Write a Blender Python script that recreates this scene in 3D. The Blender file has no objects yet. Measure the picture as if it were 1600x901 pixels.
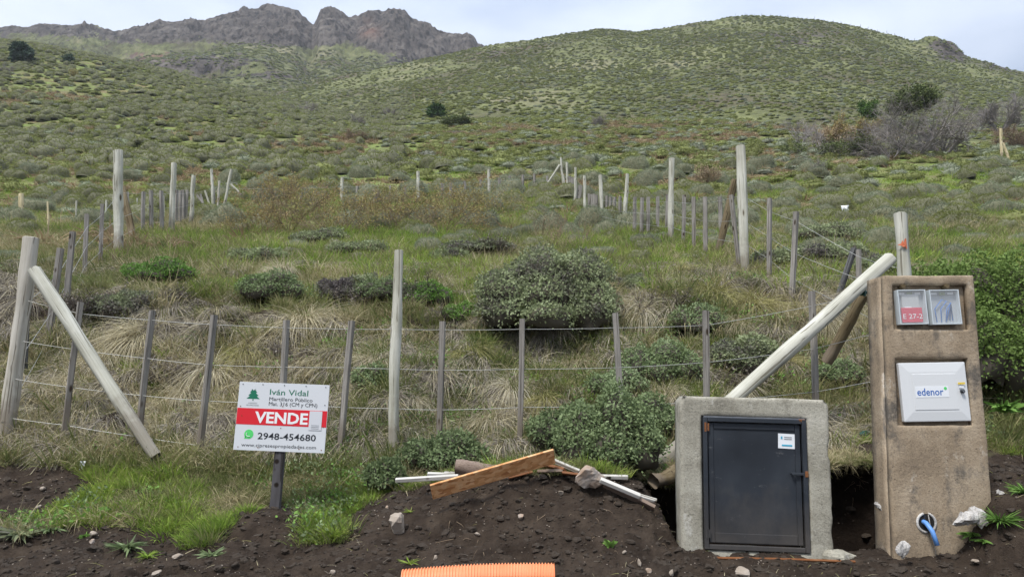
import bpy, math, random
import numpy as np
from mathutils import Vector, Matrix, Quaternion

# ------------------------------------------------------------------ camera, world, sun, exposure
SC = bpy.context.scene
ZC, F, TH = 1.05, 1100.0, math.radians(9.0)
cam_d = bpy.data.cameras.new('camera'); cam = bpy.data.objects.new('camera', cam_d)
SC.collection.objects.link(cam); SC.camera = cam
cam.location = (0, 0, ZC); cam.rotation_euler = (math.radians(90) + TH, 0, 0)
cam_d.sensor_width = 36; cam_d.lens = F / 1600 * 36; cam_d.clip_start = 0.05; cam_d.clip_end = 5000
SUN_EL, SUN_AZ = math.radians(58), math.radians(215)      # azimuth clockwise from +Y
w = bpy.data.worlds.new("World"); SC.world = w; w.use_nodes = True
nt = w.node_tree; N = nt.nodes; L = nt.links; N.clear()
out = N.new('ShaderNodeOutputWorld'); bg = N.new('ShaderNodeBackground'); bg.inputs[1].default_value = 0.12
sky = N.new('ShaderNodeTexSky'); sky.sky_type = 'NISHITA'; sky.sun_disc = False
sky.sun_elevation = SUN_EL; sky.sun_rotation = SUN_AZ
tc = N.new('ShaderNodeTexCoord'); mp = N.new('ShaderNodeMapping'); mp.inputs['Scale'].default_value = (2.2, 2.2, 5.5)
cn = N.new('ShaderNodeTexNoise'); cn.inputs['Scale'].default_value = 1.1; cn.inputs['Detail'].default_value = 5; cn.inputs['Roughness'].default_value = .45
cr = N.new('ShaderNodeValToRGB')
cr.color_ramp.elements[0].position = .40; cr.color_ramp.elements[0].color = (1.03, 1.2, 1.52, 1)
cr.color_ramp.elements[1].position = .64; cr.color_ramp.elements[1].color = (1.85, 1.98, 2.22, 1)
mx = N.new('ShaderNodeMixRGB'); mx.inputs[0].default_value = .93
L.new(tc.outputs['Generated'], mp.inputs[0]); L.new(mp.outputs[0], cn.inputs[0]); L.new(cn.outputs[0], cr.inputs[0])
# an overcast sky is brighter overhead than near the horizon (CIE overcast: 1 + 2 sin(elevation))
sx = N.new('ShaderNodeSeparateXYZ'); L.new(tc.outputs['Generated'], sx.inputs[0]); ov = N.new('ShaderNodeMapRange')
ov.inputs['From Min'].default_value = 0; ov.inputs['From Max'].default_value = 1; ov.inputs['To Min'].default_value = .75; ov.inputs['To Max'].default_value = 3.2
L.new(sx.outputs['Z'], ov.inputs[0]); om = N.new('ShaderNodeMixRGB'); om.blend_type = 'MULTIPLY'; om.inputs[0].default_value = 1
L.new(cr.outputs[0], om.inputs[1]); L.new(ov.outputs[0], om.inputs[2])
L.new(sky.outputs[0], mx.inputs[1]); L.new(om.outputs[0], mx.inputs[2]); L.new(mx.outputs[0], bg.inputs[0]); L.new(bg.outputs[0], out.inputs[0])
sd = bpy.data.lights.new('sun', 'SUN'); sd.energy = 1.5; sd.angle = math.radians(12); sd.color = (1, .965, .91)
sun = bpy.data.objects.new('sun', sd); SC.collection.objects.link(sun)
sdir = Vector((math.sin(SUN_AZ) * math.cos(SUN_EL), math.cos(SUN_AZ) * math.cos(SUN_EL), math.sin(SUN_EL)))
sun.rotation_euler = sdir.to_track_quat('Z', 'Y').to_euler(); sun.location = sdir * 30
SC.view_settings.view_transform = 'Standard'; SC.view_settings.look = 'None'
SC.view_settings.exposure = 1.42; SC.view_settings.gamma = 1
SC.cycles.max_bounces = 6; SC.cycles.diffuse_bounces = 3; SC.cycles.transmission_bounces = 3; SC.cycles.volume_bounces = 0; SC.cycles.transparent_max_bounces = 6
rng = np.random.default_rng(7); random.seed(7)
R = math.radians

# ------------------------------------------------------------------ noise
def _h(ix, iy, iz, seed):
    n = (ix.astype(np.int64) * 73856093) ^ (iy.astype(np.int64) * 19349663) ^ (iz.astype(np.int64) * 83492791) ^ (seed * 2654435761)
    n = (n ^ (n >> 13)) * 1274126177 & 0x7fffffff
    n = (n ^ (n >> 15)) * 668265263 & 0x7fffffff
    return ((n >> 7) & 0xffff) / 65535.0
def vn(x, y, z=0.0, seed=0):
    x = np.asarray(x, float); y = np.asarray(y, float); z = np.zeros_like(x) + z
    ix, iy, iz = np.floor(x), np.floor(y), np.floor(z); fx, fy, fz = x - ix, y - iy, z - iz
    fx = fx * fx * (3 - 2 * fx); fy = fy * fy * (3 - 2 * fy); fz = fz * fz * (3 - 2 * fz)
    r = 0
    for a in (0, 1):
        for b in (0, 1):
            for c in (0, 1):
                wgt = (fx if a else 1 - fx) * (fy if b else 1 - fy) * (fz if c else 1 - fz)
                r = r + wgt * _h(ix + a, iy + b, iz + c, seed)
    return r * 2 - 1
def fbm(x, y, z=0.0, o=4, seed=0, g=.5, ridge=False):
    r, a, t = 0, 1.0, 0
    for k in range(o):
        v = vn(np.asarray(x) * 2 ** k + 17.3 * k, np.asarray(y) * 2 ** k - 9.1 * k, np.asarray(z) * 2 ** k, seed + k)
        if ridge: v = 1 - 2 * np.abs(v)
        r = r + a * v; t += a; a *= g
    return r / t

# ------------------------------------------------------------------ photograph geometry -> place geometry
cT, sT = math.cos(TH), math.sin(TH)
def st(px, py):
    a = (np.asarray(px, float) - 800) / F; b = (450.5 - np.asarray(py, float)) / F
    d = cT - b * sT
    return a / d, (sT + b * cT) / d
def tt(py): return st(800, py)[1]
def pos(px, py, Y):
    s, t = st(px, py); return Vector((float(s * Y), float(Y), float(ZC + t * Y)))
def proj(x, y, z):
    dz = z - ZC; d = y * cT + dz * sT; u = -y * sT + dz * cT
    return 800 + F * x / d, 450.5 - F * u / d
def sstep(a, b, x):
    t = np.clip((x - a) / (b - a), 0, 1); return t * t * (3 - 2 * t)
def crom(P, u):
    n = P.shape[0]; i = np.clip(np.floor(u).astype(int), 0, n - 2); f = u - i
    return i, f
def cr1(p0, p1, p2, p3, f):
    return .5 * (2 * p1 + (p2 - p0) * f + (2 * p0 - 5 * p1 + 4 * p2 - p3) * f * f + (3 * p1 - p0 - 3 * p2 + p3) * f ** 3)
COLS = np.array([-500, 0, 200, 400, 600, 800, 1000, 1200, 1400, 1600, 2100.])
SCOL = (COLS - 800) / F / .98
TAB = [
 (4.0, [933] * 11),
 (4.5, [889] * 9 + [878, 870]),
 (5.0, [833] * 8 + [825, 815, 800]),
 (5.6, [765, 765, 770, 774, 774, 774, 770, 745, 725, 742, 720]),
 (6.3, [690, 690, 705, 712, 712, 700, 695, 690, 680, 690, 680]),
 (7.0, [628, 630, 642, 648, 648, 640, 640, 638, 630, 628, 620]),
 (8.0, [545, 550, 560, 562, 560, 556, 555, 556, 552, 545, 540]),
 (9.0, [478, 480, 484, 486, 484, 480, 482, 484, 480, 474, 470]),
 (10.5, [425, 428, 434, 438, 438, 435, 434, 432, 428, 424, 420]),
 (13., [392, 392, 396, 402, 404, 403, 400, 396, 392, 388, 385]),
 (17., [362, 362, 365, 372, 376, 376, 374, 368, 365, 362, 355]),
 (22., [350, 350, 350, 350, 352, 354, 354, 350, 348, 345, 340]),
 (30., [325, 325, 323, 322, 322, 320, 318, 320, 322, 322, 320]),
 (45., [300, 302, 300, 298, 293, 286, 284, 286, 290, 290, 285]),
 (70., [225, 235, 240, 245, 245, 238, 236, 240, 246, 246, 240]),
 (100., [150, 170, 180, 196, 210, 203, 202, 206, 212, 212, 205]),
 (140., [90, 112, 135, 166, 193, 182, 182, 186, 190, 192, 185]),
 (190., [55, 66, 104, 150, 185, 176, 178, 180, 182, 184, 180]),
 (260., [70, 95, 132, 162, 176, 178, 178, 180, 182, 184, 180]),
 (400., [120, 130, 150, 165, 172, 178, 178, 180, 182, 184, 180]),
 (900., [330] * 11)]
TY = np.log(np.array([r[0] for r in TAB])); TR = tt(np.array([r[1] for r in TAB], float))
def table(s, lY):
    u = np.interp(lY, TY, np.arange(len(TY))); v = np.interp(s, SCOL, np.arange(len(SCOL)))
    i = np.clip(np.floor(u).astype(int), 0, len(TY) - 2); f = u - i
    j = np.clip(np.floor(v).astype(int), 0, len(SCOL) - 2); g = v - j
    rows = []
    for di in (-1, 0, 1, 2):
        ii = np.clip(i + di, 0, len(TY) - 1)
        c = [TR[ii, np.clip(j + dj, 0, len(SCOL) - 1)] for dj in (-1, 0, 1, 2)]
        rows.append(cr1(*c, g))
    return cr1(*rows, f)
def H(x, y, detail=True):
    x = np.asarray(x, float); y = np.asarray(y, float)
    Y = np.maximum(y, 4.0); s = np.clip(x / Y, -1.5, 1.5)
    z = ZC + Y * table(s, np.log(Y))
    z = np.where(y < 4.0, z - .02 * (4 - y), z)
    # spoil mound in front of the fence
    mx_ = np.exp(-(np.abs((x - .12) / 1.0)) ** 3.2) * (1 - .35 * sstep(.3, -1.0, x))
    my_ = np.where(y < 5.2, np.exp(-((5.2 - y) / .52) ** 2), np.exp(-((y - 5.2) / .45) ** 2))
    z = z + .37 * mx_ * my_ * sstep(1.22, .86, x)
    z = z + .10 * np.exp(-(((x + 1.72) / .28) ** 2 + ((y - 5.08) / .2) ** 2))
    z = z + .36 * sstep(2.74, 3.12, x) * sstep(4.1, 4.5, y) * (1 - sstep(4.9, 5.6, y))
    # dug pit around the two cabinets
    pit = sstep(1.04, 1.16, x) * (1 - sstep(2.72, 2.95, x)) * sstep(4.75, 5.0, y) * (1 - sstep(5.72, 5.82, y + .08 * vn(x * 3, y * 0, seed=5)))
    z = z * (1 - pit) + np.minimum(z, -.03 - .30 * sstep(4.95, 5.2, y)) * pit
    if detail:
        near = 1 - sstep(5.7, 6.6, y)
        z = z + near * (.042 * fbm(x * 2.2, y * 2.2, o=6, seed=3, g=.6) + .022 * fbm(x * 9, y * 9, o=4, seed=8, ridge=True) * (1 - .5 * pit))
        clod = np.maximum(fbm(x * 5, y * 7, o=3, seed=71) - .25, 0) * near
        z = z - .16 * clod
        mid = sstep(6.0, 7.5, y) * (1 - sstep(40, 80, y))
        z = z + mid * (.10 * fbm(x * .9, y * .9, o=3, seed=11) + .05 * fbm(x * 3, y * 3, o=2, seed=12))
        bank = sstep(6.5, 7.0, y) * (1 - sstep(9.2, 10.2, y)); z = z + bank * (.26 * fbm(x * 1.3, y * 1.8, o=3, seed=33, ridge=True) + .06 * fbm(x * 4.5, y * 5, o=3, seed=34))
        z = z - .22 * sstep(6.6, 7.2, y) * (1 - sstep(8.2, 9.0, y)) * np.maximum(0, vn(x * .8, y * 1.1, seed=31)) 
        z = z + sstep(30, 70, y) * .9 * fbm(x * .06, y * .06, o=3, seed=13)
    return z
def hit(px, py, y0=3.4, y1=170):
    s, t = st(px, py); Y = np.exp(np.linspace(math.log(y0), math.log(y1), 2500))
    d = H(s * Y, Y) - (ZC + t * Y); k = np.nonzero((d[1:] >= 0) & (d[:-1] < 0))[0]
    Yh = Y[k[0]] if len(k) else (y0 if d[0] > 0 else y1)
    return Vector((float(s * Yh), float(Yh), float(ZC + t * Yh)))
def hz(x, y): return float(H(np.array([x]), np.array([y]))[0])
def inpoly(px, py, poly):
    c = np.zeros(np.shape(px), bool); n = len(poly)
    for i in range(n):
        (x1, y1), (x2, y2) = poly[i], poly[(i + 1) % n]
        if y1 == y2: continue
        m = ((y1 > py) != (y2 > py)) & (px < (x2 - x1) * (py - y1) / (y2 - y1) + x1); c ^= m
    return c
DIRT = [[(-260, 845), (100, 826), (200, 814), (300, 850), (340, 835), (375, 800), (430, 786), (475, 800), (470, 850), (530, 855),
         (560, 800), (620, 768), (690, 752), (740, 742), (900, 735), (1000, 745), (1045, 760), (1050, 700), (1400, 690),
         (1545, 712), (1900, 720), (1900, 1500), (-260, 1500)],
        [(-260, 712), (60, 722), (140, 738), (146, 765), (60, 806), (-260, 815)],
        [(-60, 425), (50, 440), (112, 470), (60, 520), (-60, 540)]]
def dirt_mask(x, y, z, jit=10):
    px, py = proj(x, y, z)
    jx = jit * fbm(x * 4, y * 4, o=3, seed=21) * 2; jy = jit * fbm(x * 4, y * 4, o=3, seed=22)
    m = np.zeros(np.shape(px), bool)
    for p in DIRT: m |= inpoly(px + jx, py + jy, p)
    bank = (y > 6.4) & (y < 9.2) & (fbm(x * 1.6, y * 2.2, o=3, seed=44) > .33)
    return m | bank

# ------------------------------------------------------------------ object helpers
def link(o, parent=None):
    SC.collection.objects.link(o)
    if parent is not None: o.parent = parent
    return o
def tag(o, label=None, cat=None, group=None, kind=None):
    if label: o['label'] = label
    if cat: o['category'] = cat
    if group: o['group'] = group
    if kind: o['kind'] = kind
    return o
def empty(name, loc=(0, 0, 0), rot=(0, 0, 0)):
    o = bpy.data.objects.new(name, None); o.location = loc; o.rotation_euler = rot; o.empty_display_size = .1
    return link(o)
def np_mesh(name, V, tris=None, quads=None, mats=(), smooth=False, attrs=None, midx=None):
    V = np.asarray(V, np.float32).reshape(-1, 3)
    me = bpy.data.meshes.new(name); me.vertices.add(len(V)); me.vertices.foreach_set('co', V.ravel())
    loops, starts, tot = [], [], 0
    if tris is not None and len(tris):
        t = np.asarray(tris, np.int32); loops.append(t.ravel()); starts.append(np.arange(len(t)) * 3); tot = len(t) * 3
    if quads is not None and len(quads):
        q = np.asarray(quads, np.int32); loops.append(q.ravel()); starts.append(np.arange(len(q)) * 4 + tot)
    lo = np.concatenate(loops); sta = np.concatenate(starts).astype(np.int32)
    me.loops.add(len(lo)); me.loops.foreach_set('vertex_index', lo)
    me.polygons.add(len(sta)); me.polygons.foreach_set('loop_start', sta)
    me.polygons.foreach_set('use_smooth', np.full(len(sta), bool(smooth)))
    for m in mats: me.materials.append(m)
    if midx is not None: me.polygons.foreach_set('material_index', np.asarray(midx, np.int32))
    for k, v in (attrs or {}).items():
        a = me.attributes.new(k, 'FLOAT', 'POINT'); a.data.foreach_set('value', np.asarray(v, np.float32))
    me.update(); me.validate(); return me
def mobj(name, me, parent=None, loc=None, rot=None):
    o = bpy.data.objects.new(name, me); link(o, parent)
    if loc is not None: o.location = loc
    if rot is not None: o.rotation_euler = rot
    return o
class MB:
    def __init__(s): s.v = []; s.t = []; s.q = []; s.n = 0; s.a = []
    def add(s, V, tris=None, quads=None, a=None):
        V = np.asarray(V, float).reshape(-1, 3)
        if tris is not None and len(tris): s.t.append(np.asarray(tris) + s.n)
        if quads is not None and len(quads): s.q.append(np.asarray(quads) + s.n)
        s.v.append(V); s.n += len(V); s.a.append(np.zeros(len(V)) if a is None else np.broadcast_to(a, (len(V),)).astype(float))
        return s
    def box(s, c, d, M=None, bev=0.0):
        hx, hy, hz_ = np.array(d) / 2
        if bev:
            pts = []; b = min(bev, hx * .9, hy * .9, hz_ * .9)
            import bmesh
            bm = bmesh.new(); bmesh.ops.create_cube(bm, size=1); bmesh.ops.scale(bm, vec=d, verts=bm.verts)
            bmesh.ops.bevel(bm, geom=list(bm.edges), offset=b, segments=2, affect='EDGES', profile=.6)
            V = np.array([v.co[:] for v in bm.verts]); T = []; bm.verts.index_update()
            bmesh.ops.triangulate(bm, faces=bm.faces); T = [[v.index for v in f.verts] for f in bm.faces]; bm.free()
            if M is not None: V = V @ np.array(M).T
            return s.add(V + np.array(c), T)
        V = np.array([[x, y, z] for x in (-hx, hx) for y in (-hy, hy) for z in (-hz_, hz_)])
        if M is not None: V = V @ np.array(M).T
        return s.add(V + np.array(c), None, [[0, 1, 3, 2], [4, 6, 7, 5], [0, 4, 5, 1], [2, 3, 7, 6], [0, 2, 6, 4], [1, 5, 7, 3]])
    def tube(s, P, r, sides=8, cap=True, a=None):
        P = np.array([tuple(p) for p in P], float); n = len(P); r = np.broadcast_to(r, (n,))
        T = np.gradient(P, axis=0); T /= np.linalg.norm(T, axis=1)[:, None] + 1e-9
        up = np.array([0, 0, 1.]) if abs(T[0][2]) < .9 else np.array([1., 0, 0])
        V = []
        for i in range(n):
            u = np.cross(T[i], up); u /= np.linalg.norm(u); w_ = np.cross(u, T[i])
            th = np.arange(sides) * 2 * np.pi / sides
            V.append(P[i] + r[i] * (np.cos(th)[:, None] * u + np.sin(th)[:, None] * w_))
        q = [[i * sides + k, i * sides + (k + 1) % sides, (i + 1) * sides + (k + 1) % sides, (i + 1) * sides + k] for i in range(n - 1) for k in range(sides)]
        t = []
        V = np.concatenate(V)
        if cap:
            V = np.vstack([V, P[0], P[-1]]); b = n * sides
            t = [[b, (k + 1) % sides, k] for k in range(sides)] + [[b + 1, (n - 1) * sides + k, (n - 1) * sides + (k + 1) % sides] for k in range(sides)]
        return s.add(V, t, q, a)
    def mesh(s, name, mat, smooth=False):
        return np_mesh(name, np.concatenate(s.v), np.concatenate(s.t) if s.t else None, np.concatenate(s.q) if s.q else None,
                       [mat] if mat else [], smooth, {'var': np.concatenate(s.a)})
    def obj(s, name, mat, parent=None, smooth=False, loc=None, rot=None):
        return mobj(name, s.mesh(name, mat, smooth), parent, loc, rot)

def blades(B, D, Ln, W, bend, segs=3, var=None, rg=rng, grav=1.0):
    """curved tapering blades: bases B, unit directions D, lengths, widths; each droops by bend"""
    n = len(B); D = D / (np.linalg.norm(D, axis=1)[:, None] + 1e-9)
    hx = rg.normal(size=(n, 3)); side = np.cross(D, hx); side /= np.linalg.norm(side, axis=1)[:, None] + 1e-9
    V = []; tt_ = np.linspace(0, 1, segs + 1)
    for k, t in enumerate(tt_):
        c = B + D * (Ln * t)[:, None]; c[:, 2] -= bend * Ln * t * t * grav
        if k < segs:
            wd = (W * (1 - .75 * t) / 2)[:, None]; V += [c - side * wd, c + side * wd]
        else: V.append(c)
    m = 2 * segs + 1; V = np.stack(V, 1).reshape(-1, 3); b = (np.arange(n) * m)[:, None]
    q = np.concatenate([b + np.array([[2 * k, 2 * k + 1, 2 * k + 3, 2 * k + 2]]) for k in range(segs - 1)]) if segs > 1 else None
    t = b + np.array([[2 * segs - 2, 2 * segs - 1, 2 * segs]])
    a = np.repeat(rg.random(n) if var is None else var, m)
    return V, t, q, a
def leaves(P, Nn, size, rg=rng, var=None, asp=1.8):
    n = len(P); Nn = Nn / (np.linalg.norm(Nn, axis=1)[:, None] + 1e-9)
    u = rg.normal(size=(n, 3)); u = u + Nn * .4; u /= np.linalg.norm(u, axis=1)[:, None]
    v = np.cross(u, rg.normal(size=(n, 3)) * .6 + Nn); v /= np.linalg.norm(v, axis=1)[:, None] + 1e-9
    sz = (size * rg.uniform(.6, 1.3, n))[:, None]
    V = np.stack([P, P + u * sz * asp * .5 + v * sz * .5, P + u * sz * asp, P + u * sz * asp * .5 - v * sz * .5], 1).reshape(-1, 3)
    q = (np.arange(n) * 4)[:, None] + np.array([[0, 1, 2, 3]])
    return V, None, q, np.repeat(rg.random(n) if var is None else var, 4)
def ico_dome(nu=20, nv=7, lo=-.25):
    th = np.linspace(0, 2 * np.pi, nu, endpoint=False); ph = np.linspace(lo, np.pi / 2, nv)
    V = [(math.cos(p) * math.cos(t), math.cos(p) * math.sin(t), math.sin(p)) for p in ph[:-1] for t in th] + [(0, 0, 1)]
    q = [[i * nu + k, i * nu + (k + 1) % nu, (i + 1) * nu + (k + 1) % nu, (i + 1) * nu + k] for i in range(nv - 2) for k in range(nu)]
    t = [[(nv - 2) * nu + k, (nv - 2) * nu + (k + 1) % nu, (nv - 1) * nu] for k in range(nu)]
    return np.array(V), t, q

# ------------------------------------------------------------------ materials
def newmat(name):
    m = bpy.data.materials.new(name); m.use_nodes = True; nt = m.node_tree
    b = nt.nodes.get('Principled BSDF'); return m, nt, nt.nodes, nt.links, b
def ramp(N, cols, pos_=None):
    r = N.new('ShaderNodeValToRGB'); e = r.color_ramp.elements
    n = len(cols); pos_ = pos_ or [i / (n - 1) for i in range(n)]
    while len(e) < n: e.new(.5)
    for i in range(n): e[i].position = pos_[i]; e[i].color = (*cols[i], 1)
    return r
def noise(N, L, scale, detail=4, rough=.55, coord=None, sc=None):
    n = N.new('ShaderNodeTexNoise'); n.inputs['Scale'].default_value = scale; n.inputs['Detail'].default_value = detail; n.inputs['Roughness'].default_value = rough
    if coord is not None:
        if sc:
            m = N.new('ShaderNodeMapping'); m.inputs['Scale'].default_value = sc; L.new(coord, m.inputs[0]); coord = m.outputs[0]
        L.new(coord, n.inputs['Vector'])
    return n
def veg(name, cols, rough=.75, world_scale=.35, trans=.25, dry=None, wstr=.5):
    """foliage: colour by each leaf's own 'var', by the plant (random) and by slow patches"""
    m, nt, N, L, b = newmat(name)
    at = N.new('ShaderNodeAttribute'); at.attribute_name = 'var'
    oi = N.new('ShaderNodeObjectInfo'); g = N.new('ShaderNodeNewGeometry')
    ns = noise(N, L, world_scale, 3, .5, g.outputs['Position'])
    def mth(op, a, b_):
        q = N.new('ShaderNodeMath'); q.operation = op
        for i, v in enumerate((a, b_)):
            if isinstance(v, (int, float)): q.inputs[i].default_value = v
            else: L.new(v, q.inputs[i])
        return q.outputs[0]
    v = mth('ADD', mth('MULTIPLY', at.outputs['Fac'], .45), mth('MULTIPLY', oi.outputs['Random'], .35))
    v = mth('ADD', v, mth('MULTIPLY', mth('SUBTRACT', ns.outputs[0], .5), wstr * 2)); v = mth('ADD', v, .1)
    r = ramp(N, cols); L.new(v, r.inputs[0]); L.new(r.outputs[0], b.inputs['Base Color'])
    b.inputs['Roughness'].default_value = rough; b.inputs['Specular IOR Level'].default_value = .15
    if trans:
        tr = N.new('ShaderNodeBsdfTranslucent'); L.new(r.outputs[0], tr.inputs[0]); ms = N.new('ShaderNodeMixShader'); ms.inputs[0].default_value = trans
        L.new(b.outputs[0], ms.inputs[1]); L.new(tr.outputs[0], ms.inputs[2]); L.new(ms.outputs[0], N['Material Output'].inputs[0])
    return m
def surf(name, cols, scale=4, rough=.8, bump=.3, bscale=40, sc=None, spec=.3, metal=0, detail=5, pos_=None, bdist=.01, coordn='Object'):
    m, nt, N, L, b = newmat(name); tc = N.new('ShaderNodeTexCoord'); co = tc.outputs[coordn]
    n1 = noise(N, L, scale, detail, .6, co, sc); r = ramp(N, cols, pos_); L.new(n1.outputs[0], r.inputs[0]); L.new(r.outputs[0], b.inputs['Base Color'])
    b.inputs['Roughness'].default_value = rough; b.inputs['Specular IOR Level'].default_value = spec; b.inputs['Metallic'].default_value = metal
    if bump:
        n2 = noise(N, L, bscale, 4, .6, co, sc); bp = N.new('ShaderNodeBump'); bp.inputs['Strength'].default_value = bump; bp.inputs['Distance'].default_value = bdist
        L.new(n2.outputs[0], bp.inputs['Height']); L.new(bp.outputs[0], b.inputs['Normal'])
    return m
def flat(name, col, rough=.5, spec=.4, metal=0):
    m, nt, N, L, b = newmat(name); b.inputs['Base Color'].default_value = (*col, 1); b.inputs['Roughness'].default_value = rough
    b.inputs['Specular IOR Level'].default_value = spec; b.inputs['Metallic'].default_value = metal
    tc = N.new('ShaderNodeTexCoord'); n = noise(N, L, 60, 3, .6, tc.outputs['Object']); mr = N.new('ShaderNodeMapRange')
    mr.inputs['To Min'].default_value = rough * .8; mr.inputs['To Max'].default_value = min(1, rough * 1.25); L.new(n.outputs[0], mr.inputs[0]); L.new(mr.outputs[0], b.inputs['Roughness'])
    return m
M = {}
M['grass_green'] = veg('grass_green', [(.09, .145, .03), (.17, .27, .045), (.26, .37, .06), (.36, .41, .10), (.48, .43, .22)])
M['grass_dry'] = veg('grass_dry', [(.16, .15, .07), (.29, .25, .13), (.42, .36, .21), (.52, .45, .29), (.62, .56, .40)])
M['grass_mixed'] = veg('grass_mixed', [(.08, .11, .04), (.14, .18, .055), (.22, .235, .09), (.33, .29, .15), (.46, .38, .23)])
M['cushion_olive'] = veg('cushion_olive', [(.12, .125, .045), (.175, .19, .065), (.225, .25, .085), (.275, .295, .11), (.32, .32, .16)], world_scale=.12)
M['cushion_grey'] = veg('cushion_grey', [(.16, .155, .13), (.21, .225, .16), (.25, .28, .18), (.29, .32, .21), (.33, .35, .25)], world_scale=.12)
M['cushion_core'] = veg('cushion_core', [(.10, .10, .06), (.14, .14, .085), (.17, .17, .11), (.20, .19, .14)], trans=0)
M['fern_rust'] = veg('fern_rust', [(.17, .115, .065), (.25, .175, .10), (.32, .235, .14), (.40, .31, .20), (.48, .40, .28)])
M['leaf_bright'] = veg('leaf_bright', [(.08, .16, .035), (.13, .24, .05), (.19, .33, .075), (.25, .40, .12)])
M['leaf_shrub'] = veg('leaf_shrub', [(.085, .11, .055), (.13, .17, .08), (.185, .24, .11), (.25, .315, .16), (.32, .38, .23)], world_scale=2.0, wstr=.3)
M['leaf_greygreen'] = veg('leaf_greygreen', [(.10, .085, .085), (.16, .145, .13), (.20, .225, .13), (.27, .31, .16), (.36, .41, .24)], world_scale=2.5, wstr=.9)
M['leaf_hedge'] = veg('leaf_hedge', [(.065, .10, .03), (.115, .17, .045), (.175, .255, .07), (.23, .32, .10)], world_scale=2.0, wstr=.3)
M['leaf_pine'] = veg('leaf_pine', [(.03, .05, .035), (.045, .075, .045), (.07, .10, .055)], world_scale=.3, trans=.1)
M['leaf_conifer'] = veg('leaf_conifer', [(.03, .06, .015), (.05, .10, .02), (.08, .14, .03)], world_scale=.3, trans=.1)
M['leaf_oliv'] = veg('leaf_oliv', [(.08, .10, .04), (.12, .15, .05), (.17, .19, .075)], world_scale=.3, trans=.1)
M['leaf_amber'] = veg('leaf_amber', [(.24, .16, .07), (.31, .24, .10), (.30, .28, .11), (.24, .27, .10)], world_scale=1.0)
M['twig_grey'] = veg('twig_grey', [(.17, .15, .14), (.25, .225, .21), (.34, .31, .285)], trans=0, wstr=.2)
M['twig_brown'] = veg('twig_brown', [(.14, .10, .07), (.21, .155, .105), (.29, .22, .15)], trans=0, wstr=.2)
M['brush'] = veg('brush', [(.07, .055, .05), (.11, .09, .08), (.16, .135, .12)], trans=0, wstr=.2)
M['dead_core'] = veg('dead_core', [(.05, .045, .035), (.075, .065, .05), (.10, .09, .07)], trans=0)
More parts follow.
